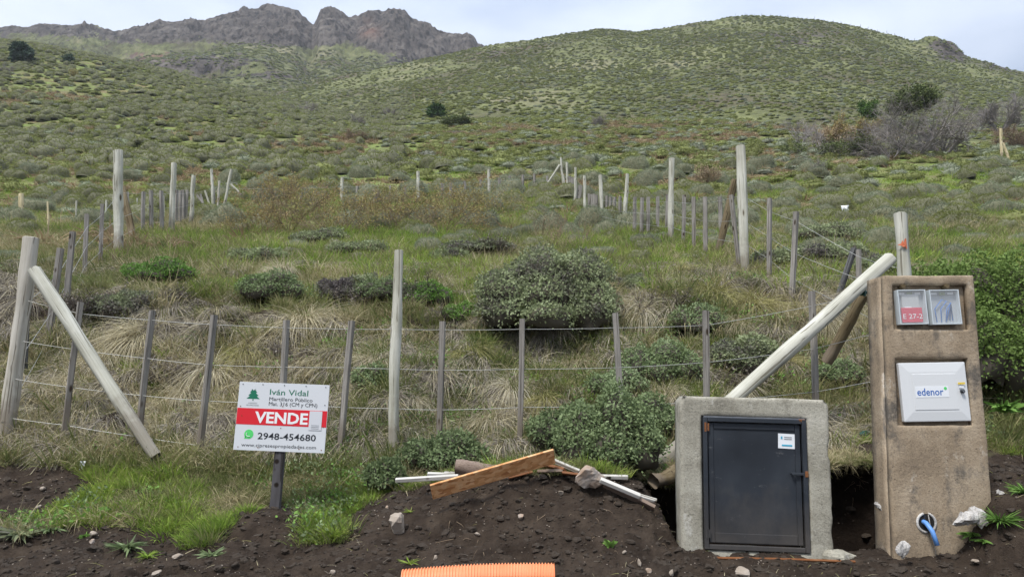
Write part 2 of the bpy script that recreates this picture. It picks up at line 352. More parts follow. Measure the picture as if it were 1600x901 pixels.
def wood(name, cols, gs=1.0, bump=.5, axis='Z', real=False):
    m, nt, N, L, b = newmat(name); tc = N.new('ShaderNodeTexCoord'); g = N.new('ShaderNodeNewGeometry'); oi = N.new('ShaderNodeObjectInfo')
    off = N.new('ShaderNodeVectorMath'); off.operation = 'ADD'; mu_ = N.new('ShaderNodeMath'); mu_.operation = 'MULTIPLY'; mu_.inputs[1].default_value = 37; L.new(oi.outputs['Random'], mu_.inputs[0])
    L.new(tc.outputs['Object'], off.inputs[0]); L.new(mu_.outputs[0], off.inputs[1]); co = off.outputs[0]; k = 14. if real else 1.
    S = lambda a_, c_: (a_ * k, a_ * k, c_ * (k * .12 if real else 1)) if axis == 'Z' else (c_ * k * .12, a_ * k, a_ * k)
    n1 = noise(N, L, gs, 6, .65, co, S(2.4, 3.0)); n0 = noise(N, L, 2.2, 3, .5, g.outputs['Position'])
    mm = N.new('ShaderNodeMixRGB'); mm.inputs[0].default_value = .45; L.new(n1.outputs[0], mm.inputs[1]); L.new(n0.outputs[0], mm.inputs[2])
    r = ramp(N, cols, [.28, .45, .58, .75][:len(cols)]); L.new(mm.outputs[0], r.inputs[0])
    n2 = noise(N, L, gs, 3, .5, co, S(3.2, 1.1)); cr = N.new('ShaderNodeValToRGB')      # drying cracks along the grain
    cr.color_ramp.elements[0].position = .37; cr.color_ramp.elements[0].color = (.42, .40, .37, 1); cr.color_ramp.elements[1].position = .41
    L.new(n2.outputs[0], cr.inputs[0]); mu = N.new('ShaderNodeMixRGB'); mu.blend_type = 'MULTIPLY'; mu.inputs[0].default_value = 1
    vo = N.new('ShaderNodeTexVoronoi'); mp = N.new('ShaderNodeMapping'); mp.inputs['Scale'].default_value = S(.55, 4.5); L.new(co, mp.inputs[0]); L.new(mp.outputs[0], vo.inputs['Vector']); vo.inputs['Scale'].default_value = 1   # knots
    kr = N.new('ShaderNodeValToRGB'); kr.color_ramp.elements[0].position = .09; kr.color_ramp.elements[0].color = (.22, .17, .13, 1); kr.color_ramp.elements[1].position = .17; L.new(vo.outputs['Distance'], kr.inputs[0])
    L.new(r.outputs[0], mu.inputs[1]); L.new(cr.outputs[0], mu.inputs[2]); m3 = N.new('ShaderNodeMixRGB'); m3.blend_type = 'MULTIPLY'; m3.inputs[0].default_value = 1; L.new(mu.outputs[0], m3.inputs[1]); L.new(kr.outputs[0], m3.inputs[2])
    sz_ = N.new('ShaderNodeSeparateXYZ'); L.new(tc.outputs['Object'], sz_.inputs[0]); sn = noise(N, L, 7, 4, .6, g.outputs['Position']); sa = N.new('ShaderNodeMath'); sa.operation = 'MULTIPLY_ADD'; L.new(sn.outputs[0], sa.inputs[0]); sa.inputs[1].default_value = -.35; L.new(sz_.outputs['Z'], sa.inputs[2])
    sr_ = N.new('ShaderNodeMapRange'); sr_.inputs[1].default_value = .0; sr_.inputs[2].default_value = .14; sr_.inputs[3].default_value = 0 if real else .65; sr_.inputs[4].default_value = 0; L.new(sa.outputs[0], sr_.inputs[0])
    m4 = N.new('ShaderNodeMixRGB'); L.new(sr_.outputs[0], m4.inputs[0]); L.new(m3.outputs[0], m4.inputs[1]); m4.inputs[2].default_value = (.16, .13, .10, 1); L.new(m4.outputs[0], b.inputs['Base Color'])
    b.inputs['Roughness'].default_value = .85; b.inputs['Specular IOR Level'].default_value = .15
    bp = N.new('ShaderNodeBump'); bp.inputs['Strength'].default_value = bump; bp.inputs['Distance'].default_value = .01
    L.new(m3.outputs[0], bp.inputs['Height']); L.new(bp.outputs[0], b.inputs['Normal']); return m
M['post_white'] = wood('post_white', [(.25, .235, .19), (.40, .39, .32), (.53, .52, .45), (.63, .62, .55)])
M['post_tan'] = wood('post_tan', [(.24, .215, .17), (.38, .35, .29), (.49, .46, .40), (.58, .55, .49)])
M['post_brown'] = wood('post_brown', [(.06, .045, .025), (.12, .09, .05), (.17, .135, .08), (.22, .18, .12)])
M['post_yellow'] = wood('post_yellow', [(.35, .28, .15), (.5, .42, .25), (.58, .50, .33), (.6, .55, .4)])
M['picket_grey'] = wood('picket_grey', [(.12, .11, .10), (.20, .185, .165), (.28, .26, .235), (.38, .355, .32)], 1.3)
M['picket_dark'] = wood('picket_dark', [(.045, .045, .045), (.08, .08, .08), (.12, .12, .12), (.16, .16, .16)], 1.3)
M['wire'] = flat('wire', (.36, .36, .34), .5, .5, .6)
# ------------------------------------------------------------------ ground materials
def ground_mat():
    m, nt, N, L, b = newmat('ground'); g = N.new('ShaderNodeNewGeometry'); co = g.outputs['Position']
    def mix(f, a, c, bt='MIX'):
        x = N.new('ShaderNodeMixRGB'); x.blend_type = bt
        for i, v in ((0, f), (1, a), (2, c)):
            if isinstance(v, (int, float)): x.inputs[i].default_value = v
            elif isinstance(v, tuple): x.inputs[i].default_value = (*v, 1)
            else: L.new(v, x.inputs[i])
        return x.outputs[0]
    soil = N.new('ShaderNodeAttribute'); soil.attribute_name = 'soil'
    # soil: dark volcanic earth with pale grit
    s1 = noise(N, L, 6, 8, .7, co); r1 = ramp(N, [(.020, .0145, .011), (.038, .028, .021), (.056, .042, .031), (.085, .066, .048)], [.3, .48, .62, .8]); L.new(s1.outputs[0], r1.inputs[0])
    vo = N.new('ShaderNodeTexVoronoi'); vo.inputs['Scale'].default_value = 55; L.new(co, vo.inputs['Vector'])
    gr = N.new('ShaderNodeValToRGB'); gr.color_ramp.elements[0].position = .05; gr.color_ramp.elements[0].color = (1, 1, 1, 1); gr.color_ramp.elements[1].position = .12; gr.color_ramp.elements[1].color = (0, 0, 0, 1)
    L.new(vo.outputs['Distance'], gr.inputs[0])
    sel = noise(N, L, 30, 1, .5, co); sr = N.new('ShaderNodeMath'); sr.operation = 'GREATER_THAN'; sr.inputs[1].default_value = .62; L.new(sel.outputs[0], sr.inputs[0])
    gm = N.new('ShaderNodeMath'); gm.operation = 'MULTIPLY'; L.new(gr.outputs[0], gm.inputs[0]); L.new(sr.outputs[0], gm.inputs[1])
    soilc = mix(gm.outputs[0], r1.outputs[0], (.16, .13, .10))
    # turf
    t1 = noise(N, L, .55, 6, .65, co); rt = ramp(N, [(.12, .095, .06), (.14, .13, .065), (.145, .17, .06), (.17, .23, .06), (.22, .20, .10)], [.28, .42, .52, .62, .78]); L.new(t1.outputs[0], rt.inputs[0])
    t2 = noise(N, L, 9, 5, .7, co); rt2 = ramp(N, [(.35, .35, .35), (1, 1, 1), (1.35, 1.3, 1.2)], [.3, .5, .75]); L.new(t2.outputs[0], rt2.inputs[0])
    turf = mix(.8, rt.outputs[0], rt2.outputs[0], 'MULTIPLY')
    t3 = noise(N, L, .11, 4, .6, co); r3 = N.new('ShaderNodeValToRGB'); r3.color_ramp.elements[0].position = .5; r3.color_ramp.elements[1].position = .66; L.new(t3.outputs[0], r3.inputs[0])
    turf = mix(mix(1, r3.outputs[0], (.55, .55, .55), 'MULTIPLY'), turf, (.21, .145, .075))
    dmp_shd = N.new('ShaderNodeAttribute'); dmp_shd.attribute_name = 'damp_shade'; soilc = mix(dmp_shd.outputs['Fac'], soilc, mix(1, soilc, (.5, .48, .48), 'MULTIPLY'))   # shade of the pit painted into the colour of its freshly dug, wet earth
    col = mix(soil.outputs['Fac'], turf, soilc); L.new(col, b.inputs['Base Color'])
    b.inputs['Roughness'].default_value = .95; b.inputs['Specular IOR Level'].default_value = .1
    h1 = noise(N, L, 38, 6, .7, co); bp = N.new('ShaderNodeBump'); bp.inputs['Strength'].default_value = .9; bp.inputs['Distance'].default_value = .02
    L.new(h1.outputs[0], bp.inputs['Height']); L.new(bp.outputs[0], b.inputs['Normal'])
    return m
def hill_mat(name, rocky):
    """far slopes: rock where the rock attribute says so, else steppe turf speckled at the size of single shrubs"""
    m, nt, N, L, b = newmat(name); g = N.new('ShaderNodeNewGeometry'); co = g.outputs['Position']
    def mix(f, a, c, bt='MIX'):
        x = N.new('ShaderNodeMixRGB'); x.blend_type = bt
        for i, v in ((0, f), (1, a), (2, c)):
            if isinstance(v, (int, float)): x.inputs[i].default_value = v
            elif isinstance(v, tuple): x.inputs[i].default_value = (*v, 1)
            else: L.new(v, x.inputs[i])
        return x.outputs[0]
    a = N.new('ShaderNodeAttribute'); a.attribute_name = 'rock'; a2 = N.new('ShaderNodeAttribute'); a2.attribute_name = 'red'
    t1 = noise(N, L, .02, 6, .65, co); rt = ramp(N, [(.115, .095, .065), (.12, .12, .062), (.16, .17, .075), (.215, .20, .12)], [.36, .46, .55, .66]); L.new(t1.outputs[0], rt.inputs[0])
    t2 = noise(N, L, .35 if not rocky else .16, 5, .7, co); r2 = ramp(N, [(.40, .42, .40), (.8, .82, .8), (1.2, 1.2, 1.15)], [.34, .48, .66]); L.new(t2.outputs[0], r2.inputs[0])
    turf = mix(.9, rt.outputs[0], r2.outputs[0], 'MULTIPLY')
    k1 = noise(N, L, .05, 8, .75, co, (1, 1, 1.8)); rk = ramp(N, [(.035, .031, .028), (.08, .070, .063), (.125, .112, .10), (.20, .18, .165)], [.32, .46, .6, .75]); L.new(k1.outputs[0], rk.inputs[0])
    k2 = noise(N, L, .14, 6, .7, co, (1.6, 1.6, .45)); rr = ramp(N, [(.22, .21, .21), (.95, .94, .92), (1.4, 1.37, 1.33)], [.38, .5, .66]); L.new(k2.outputs[0], rr.inputs[0])
    rock = mix(1, rk.outputs[0], rr.outputs[0], 'MULTIPLY'); rock = mix(a2.outputs['Fac'], rock, (.30, .16, .11))
    # crevices hold grass; edge of the rock broken by noise
    e = N.new('ShaderNodeMath'); e.operation = 'ADD'; L.new(a.outputs['Fac'], e.inputs[0])
    k3 = noise(N, L, .09, 6, .75, co); e2 = N.new('ShaderNodeMath'); e2.operation = 'MULTIPLY_ADD'; L.new(k3.outputs[0], e2.inputs[0]); e2.inputs[1].default_value = 2.6; e2.inputs[2].default_value = -1.3
    L.new(e2.outputs[0], e.inputs[1]); sm = N.new('ShaderNodeMapRange'); sm.interpolation_type = 'SMOOTHSTEP'; sm.inputs[1].default_value = .38; sm.inputs[2].default_value = .56; L.new(e.outputs[0], sm.inputs[0])
    L.new(mix(sm.outputs[0], turf, rock), b.inputs['Base Color']); b.inputs['Roughness'].default_value = .95; b.inputs['Specular IOR Level'].default_value = .08
    bp = N.new('ShaderNodeBump'); bp.inputs['Strength'].default_value = 1.0; bp.inputs['Distance'].default_value = 2.5 if rocky else .8
    L.new(k2.outputs[0] if rocky else t2.outputs[0], bp.inputs['Height']); L.new(bp.outputs[0], b.inputs['Normal']); return m

# ------------------------------------------------------------------ terrain
def grid_faces(nr, nc):
    i = np.arange(nr - 1)[:, None] * nc; j = np.arange(nc - 1)[None, :]
    a = (i + j).ravel(); return np.stack([a, a + 1, a + nc + 1, a + nc], 1)
ss = np.unique(np.concatenate([np.linspace(-1.45, -.8, 30), np.linspace(-.8, .8, 620), np.linspace(.8, 1.45, 30)]))
yy = np.concatenate([[-60, -25, -10, -4, 0, 2, 3], np.linspace(3.6, 6.6, 190), np.exp(np.linspace(math.log(6.62), math.log(60), 260)), np.exp(np.linspace(math.log(61), math.log(900), 130))])
SS, YY = np.meshgrid(ss, yy); XX = SS * np.maximum(YY, 4.0) * np.where(YY < 0, 2.5, 1); ZZ = H(XX, YY)
slope = np.zeros_like(ZZ)
soil = dirt_mask(XX, YY, ZZ).astype(float); soil[YY < 4.3] = 1; soil = np.maximum(soil, .9 * sstep(-.15, .2, fbm(XX * 2.5, YY * 2.5, o=4, seed=46)) * (YY < 9.0)); soil = np.maximum(soil, .8 * (YY < 6.3)); soil = np.maximum(soil, .4 * (YY < 9.5)); DAMP_SHADE = np.clip(((XX > 1.02) & (XX < 2.95)) * sstep(4.95, 5.25, YY) * (1 - sstep(5.84, 5.9, YY)), 0, 1)  # last mask: pit area whose wet soil is also painted darker as shade
pitface = ((XX > 1.0) & (XX < 2.95) & (YY > 4.7) & (YY < 5.9)); soil[pitface] = 1
mats_ground = ground_mat()
g = mobj('ground', np_mesh('ground', np.stack([XX, YY, ZZ], -1).reshape(-1, 3), quads=grid_faces(*XX.shape), mats=[mats_ground], smooth=True, attrs={'soil': soil.ravel(), 'damp_shade': DAMP_SHADE.ravel()}))
tag(g, 'grassy hillside ground rising from bare dark soil to the hills', kind='structure')

def SKY(px, pts):
    a = np.array(pts, float); return np.interp(px, a[:, 0], a[:, 1])
RSKY = [(250, 170), (380, 150), (450, 136), (520, 120), (600, 104), (680, 88), (740, 75), (800, 66), (860, 57), (935, 46), (965, 47), (1000, 50), (1040, 46), (1100, 35), (1160, 27),
        (1220, 25), (1300, 31), (1360, 42), (1420, 56), (1460, 68), (1530, 88), (1600, 108), (1700, 130), (2100, 190)]
MSKY = [(-500, 50), (0, 47), (30, 45), (60, 46), (105, 44), (140, 53), (160, 55), (200, 47), (222, 41), (250, 41), (285, 36), (300, 37), (335, 26), (360, 23), (385, 21), (400, 15), (412, 16), (435, 17),
        (450, 22), (465, 34), (478, 43), (482, 38), (488, 20), (495, 16), (512, 16), (524, 22), (535, 28), (548, 29), (556, 24), (570, 20), (576, 19), (588, 24), (598, 20), (612, 18), (626, 22), (634, 33),
        (650, 39), (665, 45), (682, 54), (700, 61), (715, 62), (728, 57), (738, 62), (745, 74), (790, 100), (900, 130), (1200, 150)]
def px_of(s): return 800 + s * F * .965
def hill_sheet(name, s0, s1, n, ys, rowfn, noisefn, mat, label, masks):
    s = np.linspace(s0, s1, n); S, Y = np.meshgrid(s, ys); px = px_of(S); T = tt(rowfn(px, Y)); X = S * Y; Z = ZC + T * Y
    Z = Z + noisefn(X, Y, Z, px)
    P = np.stack([X, Y, Z], -1)
    ppx, ppy = proj(X, Y, Z); at = masks(ppx, ppy, X, Y, Z)
    o = mobj(name, np_mesh(name, P.reshape(-1, 3), quads=grid_faces(*S.shape), mats=[mat], smooth=True, attrs={k: v.ravel() for k, v in at.items()}))
    tag(o, label, kind='structure'); return P, at
# right-hand rounded hill
def rrow(px, Y):
    S0 = SKY(px, RSKY); B = 262.; u = np.clip((Y - 85) / 215, 0, 1)
    up = B + (S0 - B) * (u ** .62); return np.where(Y > 300, S0 + (Y - 300) * .6, up)
def rnoise(X, Y, Z, px):
    k = 1 - .85 * np.exp(-((Y - 300) / 25) ** 2)
    return k * (3.2 * fbm(X * .012, Y * .012, o=4, seed=51)) + .5 * fbm(X * .12, Y * .12, o=4, seed=52) + 4.6 * np.exp(-((px - 1490) / 36) ** 4) * np.exp(-((Y - 285) / 22) ** 2) * (1.0 + 1.3 * fbm(X * .12, Y * .12, o=4, seed=9))
RY = np.concatenate([np.linspace(80, 285, 210), np.linspace(286, 312, 26), np.linspace(316, 420, 12)])
def rmask(px, py, X, Y, Z):
    r = 1.3 * np.exp(-((px - 1495) / 42) ** 2 - ((py - 76) / 20) ** 2) + .85 * np.exp(-((px - 1570) / 40) ** 2 - ((py - 103) / 10) ** 2)
    r += .55 * np.exp(-((px - 1250) / 130) ** 2 - ((py - 65) / 22) ** 2) + .45 * np.exp(-((px - 760) / 40) ** 2 - ((py - 85) / 12) ** 2)
    return {'rock': r * .9, 'red': np.zeros_like(r)}
PR, _ = hill_sheet('right_hill', -.48, 1.3, 620, RY, rrow, rnoise, hill_mat('right_hill', False), 'large rounded green hill filling the right skyline', rmask)
def HR(x, y):
    s = x / np.maximum(y, 1); px = px_of(s); z = ZC + y * tt(rrow(px, y)); z = z + rnoise(x, y, z, px); return np.where((y > 80) & (y < 420) & (s > -.48), z, -99.)
H_ground = H
def hit(px, py, y0=3.4, y1=320):
    s, t = st(px, py); Y = np.exp(np.linspace(math.log(y0), math.log(y1), 3200)); z = H(s * Y, Y)
    if y1 > 80: z = np.maximum(z, HR(s * Y, Y))
    d = z - (ZC + t * Y); k = np.nonzero((d[1:] >= 0) & (d[:-1] < 0))[0]; Yh = Y[k[0]] if len(k) else (y0 if d[0] > 0 else y1)
    return Vector((float(s * Yh), float(Yh), float(ZC + t * Yh)))
# rocky mountain at the back
def mrow(px, Y):
    S0 = SKY(px, MSKY); u = np.clip((Y - 280) / 340, 0, 1); B = 178.
    # apron, then cliff
    c = S0 + 52 + 26 * np.clip((px - 350) / 300, 0, 1)
    r = np.where(u < .72, B + (c - B) * (u / .72) ** .9, c + (S0 - c) * (np.clip((u - .72) / .28, 0, 1)) ** .8)
    # nearer reddish rock band at the left
    band = np.exp(-((px - 300) / 120) ** 4); k = band * 22 * (sstep(400, 412, Y) - sstep(440, 560, Y)); r = r - k
    return np.where(Y > 622, S0 + (Y - 622) * .5, r)
def mnoise(X, Y, Z, px):
    cl = sstep(500, 540, Y) * (1 - .55 * sstep(600, 622, Y)); b2 = np.exp(-((px - 290) / 130) ** 4) * np.exp(-((Y - 415) / 30) ** 2)
    n1 = fbm(X * .022, Y * .03, Z * .012, o=5, seed=61, ridge=True, g=.55); n2 = fbm(X * .09, Y * .09, Z * .05, o=4, seed=62, ridge=True)
    return cl * (11.5 * (n1 - .1) + 5.5 * n2 + 2.6 * fbm(X * .3, Y * .3, Z * .15, o=3, seed=64, ridge=True)) + b2 * (6 * n1 + 2.5 * n2) + 1.2 * fbm(X * .05, Y * .05, o=3, seed=63)
MY = np.concatenate([np.linspace(275, 395, 40), np.linspace(397, 450, 45), np.linspace(452, 520, 30), np.linspace(522, 630, 120), np.linspace(635, 760, 12)])
def mmask(px, py, X, Y, Z):
    lim = np.interp(px, [0, 60, 150, 200, 330, 400, 480, 540, 600, 660, 760], [58, 57, 62, 64, 62, 68, 72, 64, 82, 95, 100])
    r = 1 - .95 * sstep(lim - 12, lim + 16, py) - .25 * (px < 190)
    r = np.maximum(r, np.exp(-((px - 300) / 120) ** 2 - ((py - 100) / 17) ** 2)); r = np.maximum(r, .7 * np.exp(-((px - 420) / 90) ** 2 - ((py - 118) / 6) ** 2))
    r = np.maximum(r, .8 * np.exp(-((px - 660) / 60) ** 2 - ((py - 95) / 12) ** 2)); r = np.maximum(r, .75 * np.exp(-((px - 195) / 45) ** 2 - ((py - 63) / 8) ** 2))
    red = np.clip(np.exp(-((px - 232) / 32) ** 2 - ((py - 84) / 9) ** 2) + .5 * np.exp(-((px - 290) / 60) ** 2 - ((py - 74) / 4) ** 2) + .35 * np.exp(-((px - 578) / 14) ** 2 - ((py - 50) / 16) ** 2), 0, 1)
    red = 1.5 * red * np.clip(.6 + 1.2 * fbm(X * .06, Y * .06, Z * .06, o=3, seed=66), 0, 1) * .75
    return {'rock': r, 'red': red}
PM, AM = hill_sheet('rocky_mountain', -1.3, .35, 1000, MY, mrow, mnoise, hill_mat('rocky_mountain', True), 'grey craggy mountain ridge behind the left slope', mmask)

# ------------------------------------------------------------------ scatter by geometry nodes (only for what nobody could count)
def scatter(name, P, rotz, scl, idx, variants, label, tilt=None):
    P = np.asarray(P, np.float32); n = len(P)
    me = bpy.data.meshes.new(name); me.vertices.add(n); me.vertices.foreach_set('co', P.ravel())
    rot = np.zeros((n, 3), np.float32)
    if tilt is not None: rot[:, :2] = tilt
    rot[:, 2] = rotz
    a = me.attributes.new('rt', 'FLOAT_VECTOR', 'POINT'); a.data.foreach_set('vector', rot.ravel())
    scl = np.asarray(scl, np.float32); scl = np.repeat(scl[:, None], 3, 1) if scl.ndim == 1 else scl
    a = me.attributes.new('sc', 'FLOAT_VECTOR', 'POINT'); a.data.foreach_set('vector', scl.ravel())
    a = me.attributes.new('ix', 'INT', 'POINT'); a.data.foreach_set('value', np.asarray(idx, np.int32))
    o = mobj(name, me)
    col = bpy.data.collections.new(name + '_kinds')
    for k, v in enumerate(variants): col.objects.link(bpy.data.objects.new('%s_kind_%02d' % (name, k), v))
    ng = bpy.data.node_groups.new(name, 'GeometryNodeTree')
    ng.interface.new_socket('Geometry', in_out='INPUT', socket_type='NodeSocketGeometry'); ng.interface.new_socket('Geometry', in_out='OUTPUT', socket_type='NodeSocketGeometry')
    N = ng.nodes; L = ng.links; gi = N.new('NodeGroupInput'); go = N.new('NodeGroupOutput'); ip = N.new('GeometryNodeInstanceOnPoints')
    ci = N.new('GeometryNodeCollectionInfo'); ci.inputs['Collection'].default_value = col; ci.inputs['Separate Children'].default_value = True; ci.inputs['Reset Children'].default_value = True
    def na(nm, t):
        x = N.new('GeometryNodeInputNamedAttribute'); x.data_type = t; x.inputs['Name'].default_value = nm; return x.outputs['Attribute']
    L.new(gi.outputs[0], ip.inputs['Points']); L.new(ci.outputs[0], ip.inputs['Instance']); ip.inputs['Pick Instance'].default_value = True
    L.new(na('ix', 'INT'), ip.inputs['Instance Index']); L.new(na('rt', 'FLOAT_VECTOR'), ip.inputs['Rotation']); L.new(na('sc', 'FLOAT_VECTOR'), ip.inputs['Scale'])
    L.new(ip.outputs[0], go.inputs[0]); md = o.modifiers.new('scatter', 'NODES'); md.node_group = ng
    return tag(o, label, kind='stuff')
def sample(n, y0, y1, power, s=.82, seed=0):
    r = np.random.default_rng(seed); u = r.random(n)
    if power == -1: Y = y0 * (y1 / y0) ** u
    else: k = power + 1; Y = (y0 ** k + u * (y1 ** k - y0 ** k)) ** (1 / k)
    S = r.uniform(-s, s, n); X = S * Y; Z = H(X, Y); px, py = proj(X, Y, Z); return X, Y, Z, px, py, r
# --- plant meshes
def tuft(n, h, spread, wd, bend, mat, seed, segs=3, rad=.05):
    r = np.random.default_rng(seed); a = r.uniform(0, 2 * np.pi, n); q = r.random(n) ** .6
    B = np.stack([np.cos(a) * q * rad, np.sin(a) * q * rad, np.full(n, -.02)], 1)
    D = np.stack([np.cos(a) * q * spread + r.normal(0, .15, n), np.sin(a) * q * spread + r.normal(0, .15, n), np.ones(n)], 1)
    Ln = h * r.uniform(.45, 1.1, n); V, t, qd, at = blades(B, D, Ln, np.full(n, wd) * r.uniform(.6, 1.3, n), bend * r.uniform(.2, 1.2, n), segs, rg=r)
    return np_mesh('tuft', V, t, qd, [mat], attrs={'var': at})
def cushion_mesh(seed, mat, nb=420, r=.5, h=.5, bl=.11, bw=.02, core=None, lob=.22):
    """low rounded cushion shrub: noisy dome closely set with short stiff leaves"""
    g_ = np.random.default_rng(seed); D, t, q = ico_dome(22, 8, -.3)
    def rad(d): return 1 + lob * fbm(d[:, 0] * 1.7 + seed, d[:, 1] * 1.7, d[:, 2] * 1.7, o=3, seed=seed) * 1.6
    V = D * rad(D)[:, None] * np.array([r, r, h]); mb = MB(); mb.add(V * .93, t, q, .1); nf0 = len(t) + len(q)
    d = g_.normal(size=(nb, 3)); d[:, 2] = np.abs(d[:, 2]) * 1.1 - .15; d /= np.linalg.norm(d, axis=1)[:, None]
    P = d * rad(d)[:, None] * np.array([r, r, h]) * .95; nn = d / np.array([r, r, h]); nn /= np.linalg.norm(nn, axis=1)[:, None]
    nn = nn + g_.normal(0, .45, (nb, 3)); nn[:, 2] += .35
    V2, t2, q2, a2 = blades(P, nn, bl * g_.uniform(.5, 1.3, nb), np.full(nb, bw), .15, 2, rg=g_)
    mb.add(V2, t2, q2, a2); ntri = len(t) + len(t2)
    # order of faces is tris then quads
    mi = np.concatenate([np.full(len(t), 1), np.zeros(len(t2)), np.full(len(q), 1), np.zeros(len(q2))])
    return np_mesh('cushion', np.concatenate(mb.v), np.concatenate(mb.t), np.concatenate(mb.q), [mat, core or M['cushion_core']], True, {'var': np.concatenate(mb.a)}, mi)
def twig_mesh(seed, h, w_, levels=4, mat=None, r0=.03, kids=4, leafmat=None, nleaf=0, leafsz=.03, lean=.6, stems=5, spreadz=.45, side=3, tipscale=.5):
    """branching shrub: every stem and twig a tapering prism, leaves on the outer twigs"""
    g_ = random.Random(seed); mb = MB(); tips = []
    segs = []
    def grow(p, d, L_, r, lv):
        n = 3; pts = [p.copy()]; dd = d.copy()
        for k in range(n):
            dd = (dd + Vector((g_.gauss(0, .16), g_.gauss(0, .16), g_.gauss(.04, .1)))).normalized(); pts.append(pts[-1] + dd * L_ / n)
        segs.append((pts, r, lv))
        if lv <= 0: tips.append((pts[-1], dd)); tips.append((pts[-2], dd)); return
        for k in range(kids):
            f = g_.uniform(.35, 1); i = min(n - 1, int(f * n)); q = pts[i].lerp(pts[i + 1], f * n - i if f < 1 else 1)
            nd = (dd + Vector((g_.gauss(0, lean), g_.gauss(0, lean), g_.gauss(.05, lean * .7)))).normalized()
            grow(q, nd, L_ * g_.uniform(.45, .72), r * .55, lv - 1)
    for k in range(stems):
        a = g_.uniform(0, 6.28); d = Vector((math.cos(a) * w_ / h * .8, math.sin(a) * w_ / h * .8, 1 * g_.uniform(.6, 1.1))).normalized()
        grow(Vector((math.cos(a) * .04, math.sin(a) * .04, -.05)), d, h * spreadz * g_.uniform(.8, 1.2), r0 * g_.uniform(.7, 1.1), levels)
    Pn = np.array([[p[:] for p in ps] for ps, _, _ in segs]); rs = np.array([r for _, r, _ in segs]); zmax = Pn[..., 2].max(); sc = h / zmax
    Tn = Pn[:, -1] - Pn[:, 0]; Tn /= np.linalg.norm(Tn, axis=1)[:, None]; up = np.where(np.abs(Tn[:, 2:3]) < .9, np.array([[0, 0, 1.]]), np.array([[1., 0, 0]]))
    u_ = np.cross(Tn, up); u_ /= np.linalg.norm(u_, axis=1)[:, None]; w__ = np.cross(u_, Tn); ns_ = len(segs); np_ = Pn.shape[1]; prof = np.linspace(1, .5, np_)
    th = np.arange(side) * 2 * np.pi / side; off = u_[:, None, :] * np.cos(th)[None, :, None] + w__[:, None, :] * np.sin(th)[None, :, None]
    V = (Pn[:, :, None, :] + off[:, None, :, :] * (rs[:, None] * prof)[:, :, None, None]).reshape(-1, 3) * sc
    fq = np.array([[i * side + k, i * side + (k + 1) % side, (i + 1) * side + (k + 1) % side, (i + 1) * side + k] for i in range(np_ - 1) for k in range(side)])
    Q = (np.arange(ns_)[:, None, None] * (np_ * side) + fq[None]).reshape(-1, 4); a = np.repeat(np.random.default_rng(seed).random(ns_), np_ * side); mi = np.zeros(len(Q)); mats_ = [mat]
    if nleaf:
        r_ = np.random.default_rng(seed); T = np.array([t[0][:] for t in tips]) * sc; D = np.array([t[1][:] for t in tips])
        i = r_.integers(0, len(T), nleaf); P = T[i] + r_.normal(0, leafsz * 1.6, (nleaf, 3))
        V2, _, q2, a2 = leaves(P, D[i] + r_.normal(0, .6, (nleaf, 3)), leafsz, r_)
        Q = np.concatenate([Q, q2 + len(V)]); V = np.concatenate([V, V2]); a = np.concatenate([a, a2]); mi = np.concatenate([mi, np.ones(len(q2))]); mats_.append(leafmat)
    return np_mesh('shrub', V, None, Q, mats_, attrs={'var': a}, midx=mi)
def rescatter_ok(px, py, x, y, z): return ~dirt_mask(x, y, z, 14)
tuft_green = [tuft(46, .17, .7, .0065, .5, M['grass_green'], k, rad=.08) for k in range(5)]
tuft_mixed = [tuft(54, .20, .9, .006, .6, M['grass_mixed'], 20 + k, rad=.10) for k in range(5)]
tuft_dry = [tuft(60, .30, 1.1, .0055, .95, M['grass_dry'], 40 + k, rad=.09) for k in range(5)]
# short turf on strip, bank and field
def mixscatter(name, n, y0, y1, power, seed, variants, label, dens=None, s0=.6, s1=1.25, grow=0.0, hs=1.0):
    X, Y, Z, px, py, r = sample(n, y0, y1, power, seed=seed)
    keep = ~dirt_mask(X, Y, Z, 10)
    if dens is not None: keep &= r.random(n) < dens(X, Y, px, py)
    X, Y, Z = X[keep], Y[keep], Z[keep]; m = len(X)
    sc = (s0 + (s1 - s0) * r.random(m) + .8 * r.random(m) ** 9) * (1 + grow * np.log(np.maximum(Y, 6) / 6)); sc = np.stack([sc, sc, sc * hs], 1)
    tl = r.normal(0, .12, (m, 2)); tl[:, 0] += .25 * ((Y > 6.3) & (Y < 9.5))
    return scatter(name, np.stack([X, Y, Z], 1), r.uniform(0, 6.28, m), sc, r.integers(0, len(variants), m), variants, label, tl)
pn = lambda X, Y, k, s: fbm(X * k, Y * k, o=3, seed=s)
mixscatter('green_grass', 34000, 4.0, 8.2, 0, 101, tuft_green, 'short bright green grass on the roadside strip and bank',
           lambda X, Y, px, py: np.clip(np.where(Y < 6.6, .35 + 2.6 * pn(X, Y, 2.0, 5), .22 + 1.2 * pn(X, Y, 1.2, 6)), 0, 1) * np.where((px > 1000) & (px < 1545) & (Y < 6), .15, 1), .35, .85, hs=.8)
mixscatter('mixed_grass', 34000, 6.0, 40, -1, 102, tuft_mixed, 'olive and green grass over the fenced plot',
           lambda X, Y, px, py: np.clip(.75 + .9 * pn(X, Y, .8, 15), 0, 1), .5, 1.45, .3)
mixscatter('field_grass', 20000, 9.2, 60, -1, 105, tuft_green, 'green grass patches in the plot and beyond the fence',
           lambda X, Y, px, py: np.clip(.45 + 2.6 * pn(X, Y, .30, 25), 0, 1), .8, 1.5, .55)
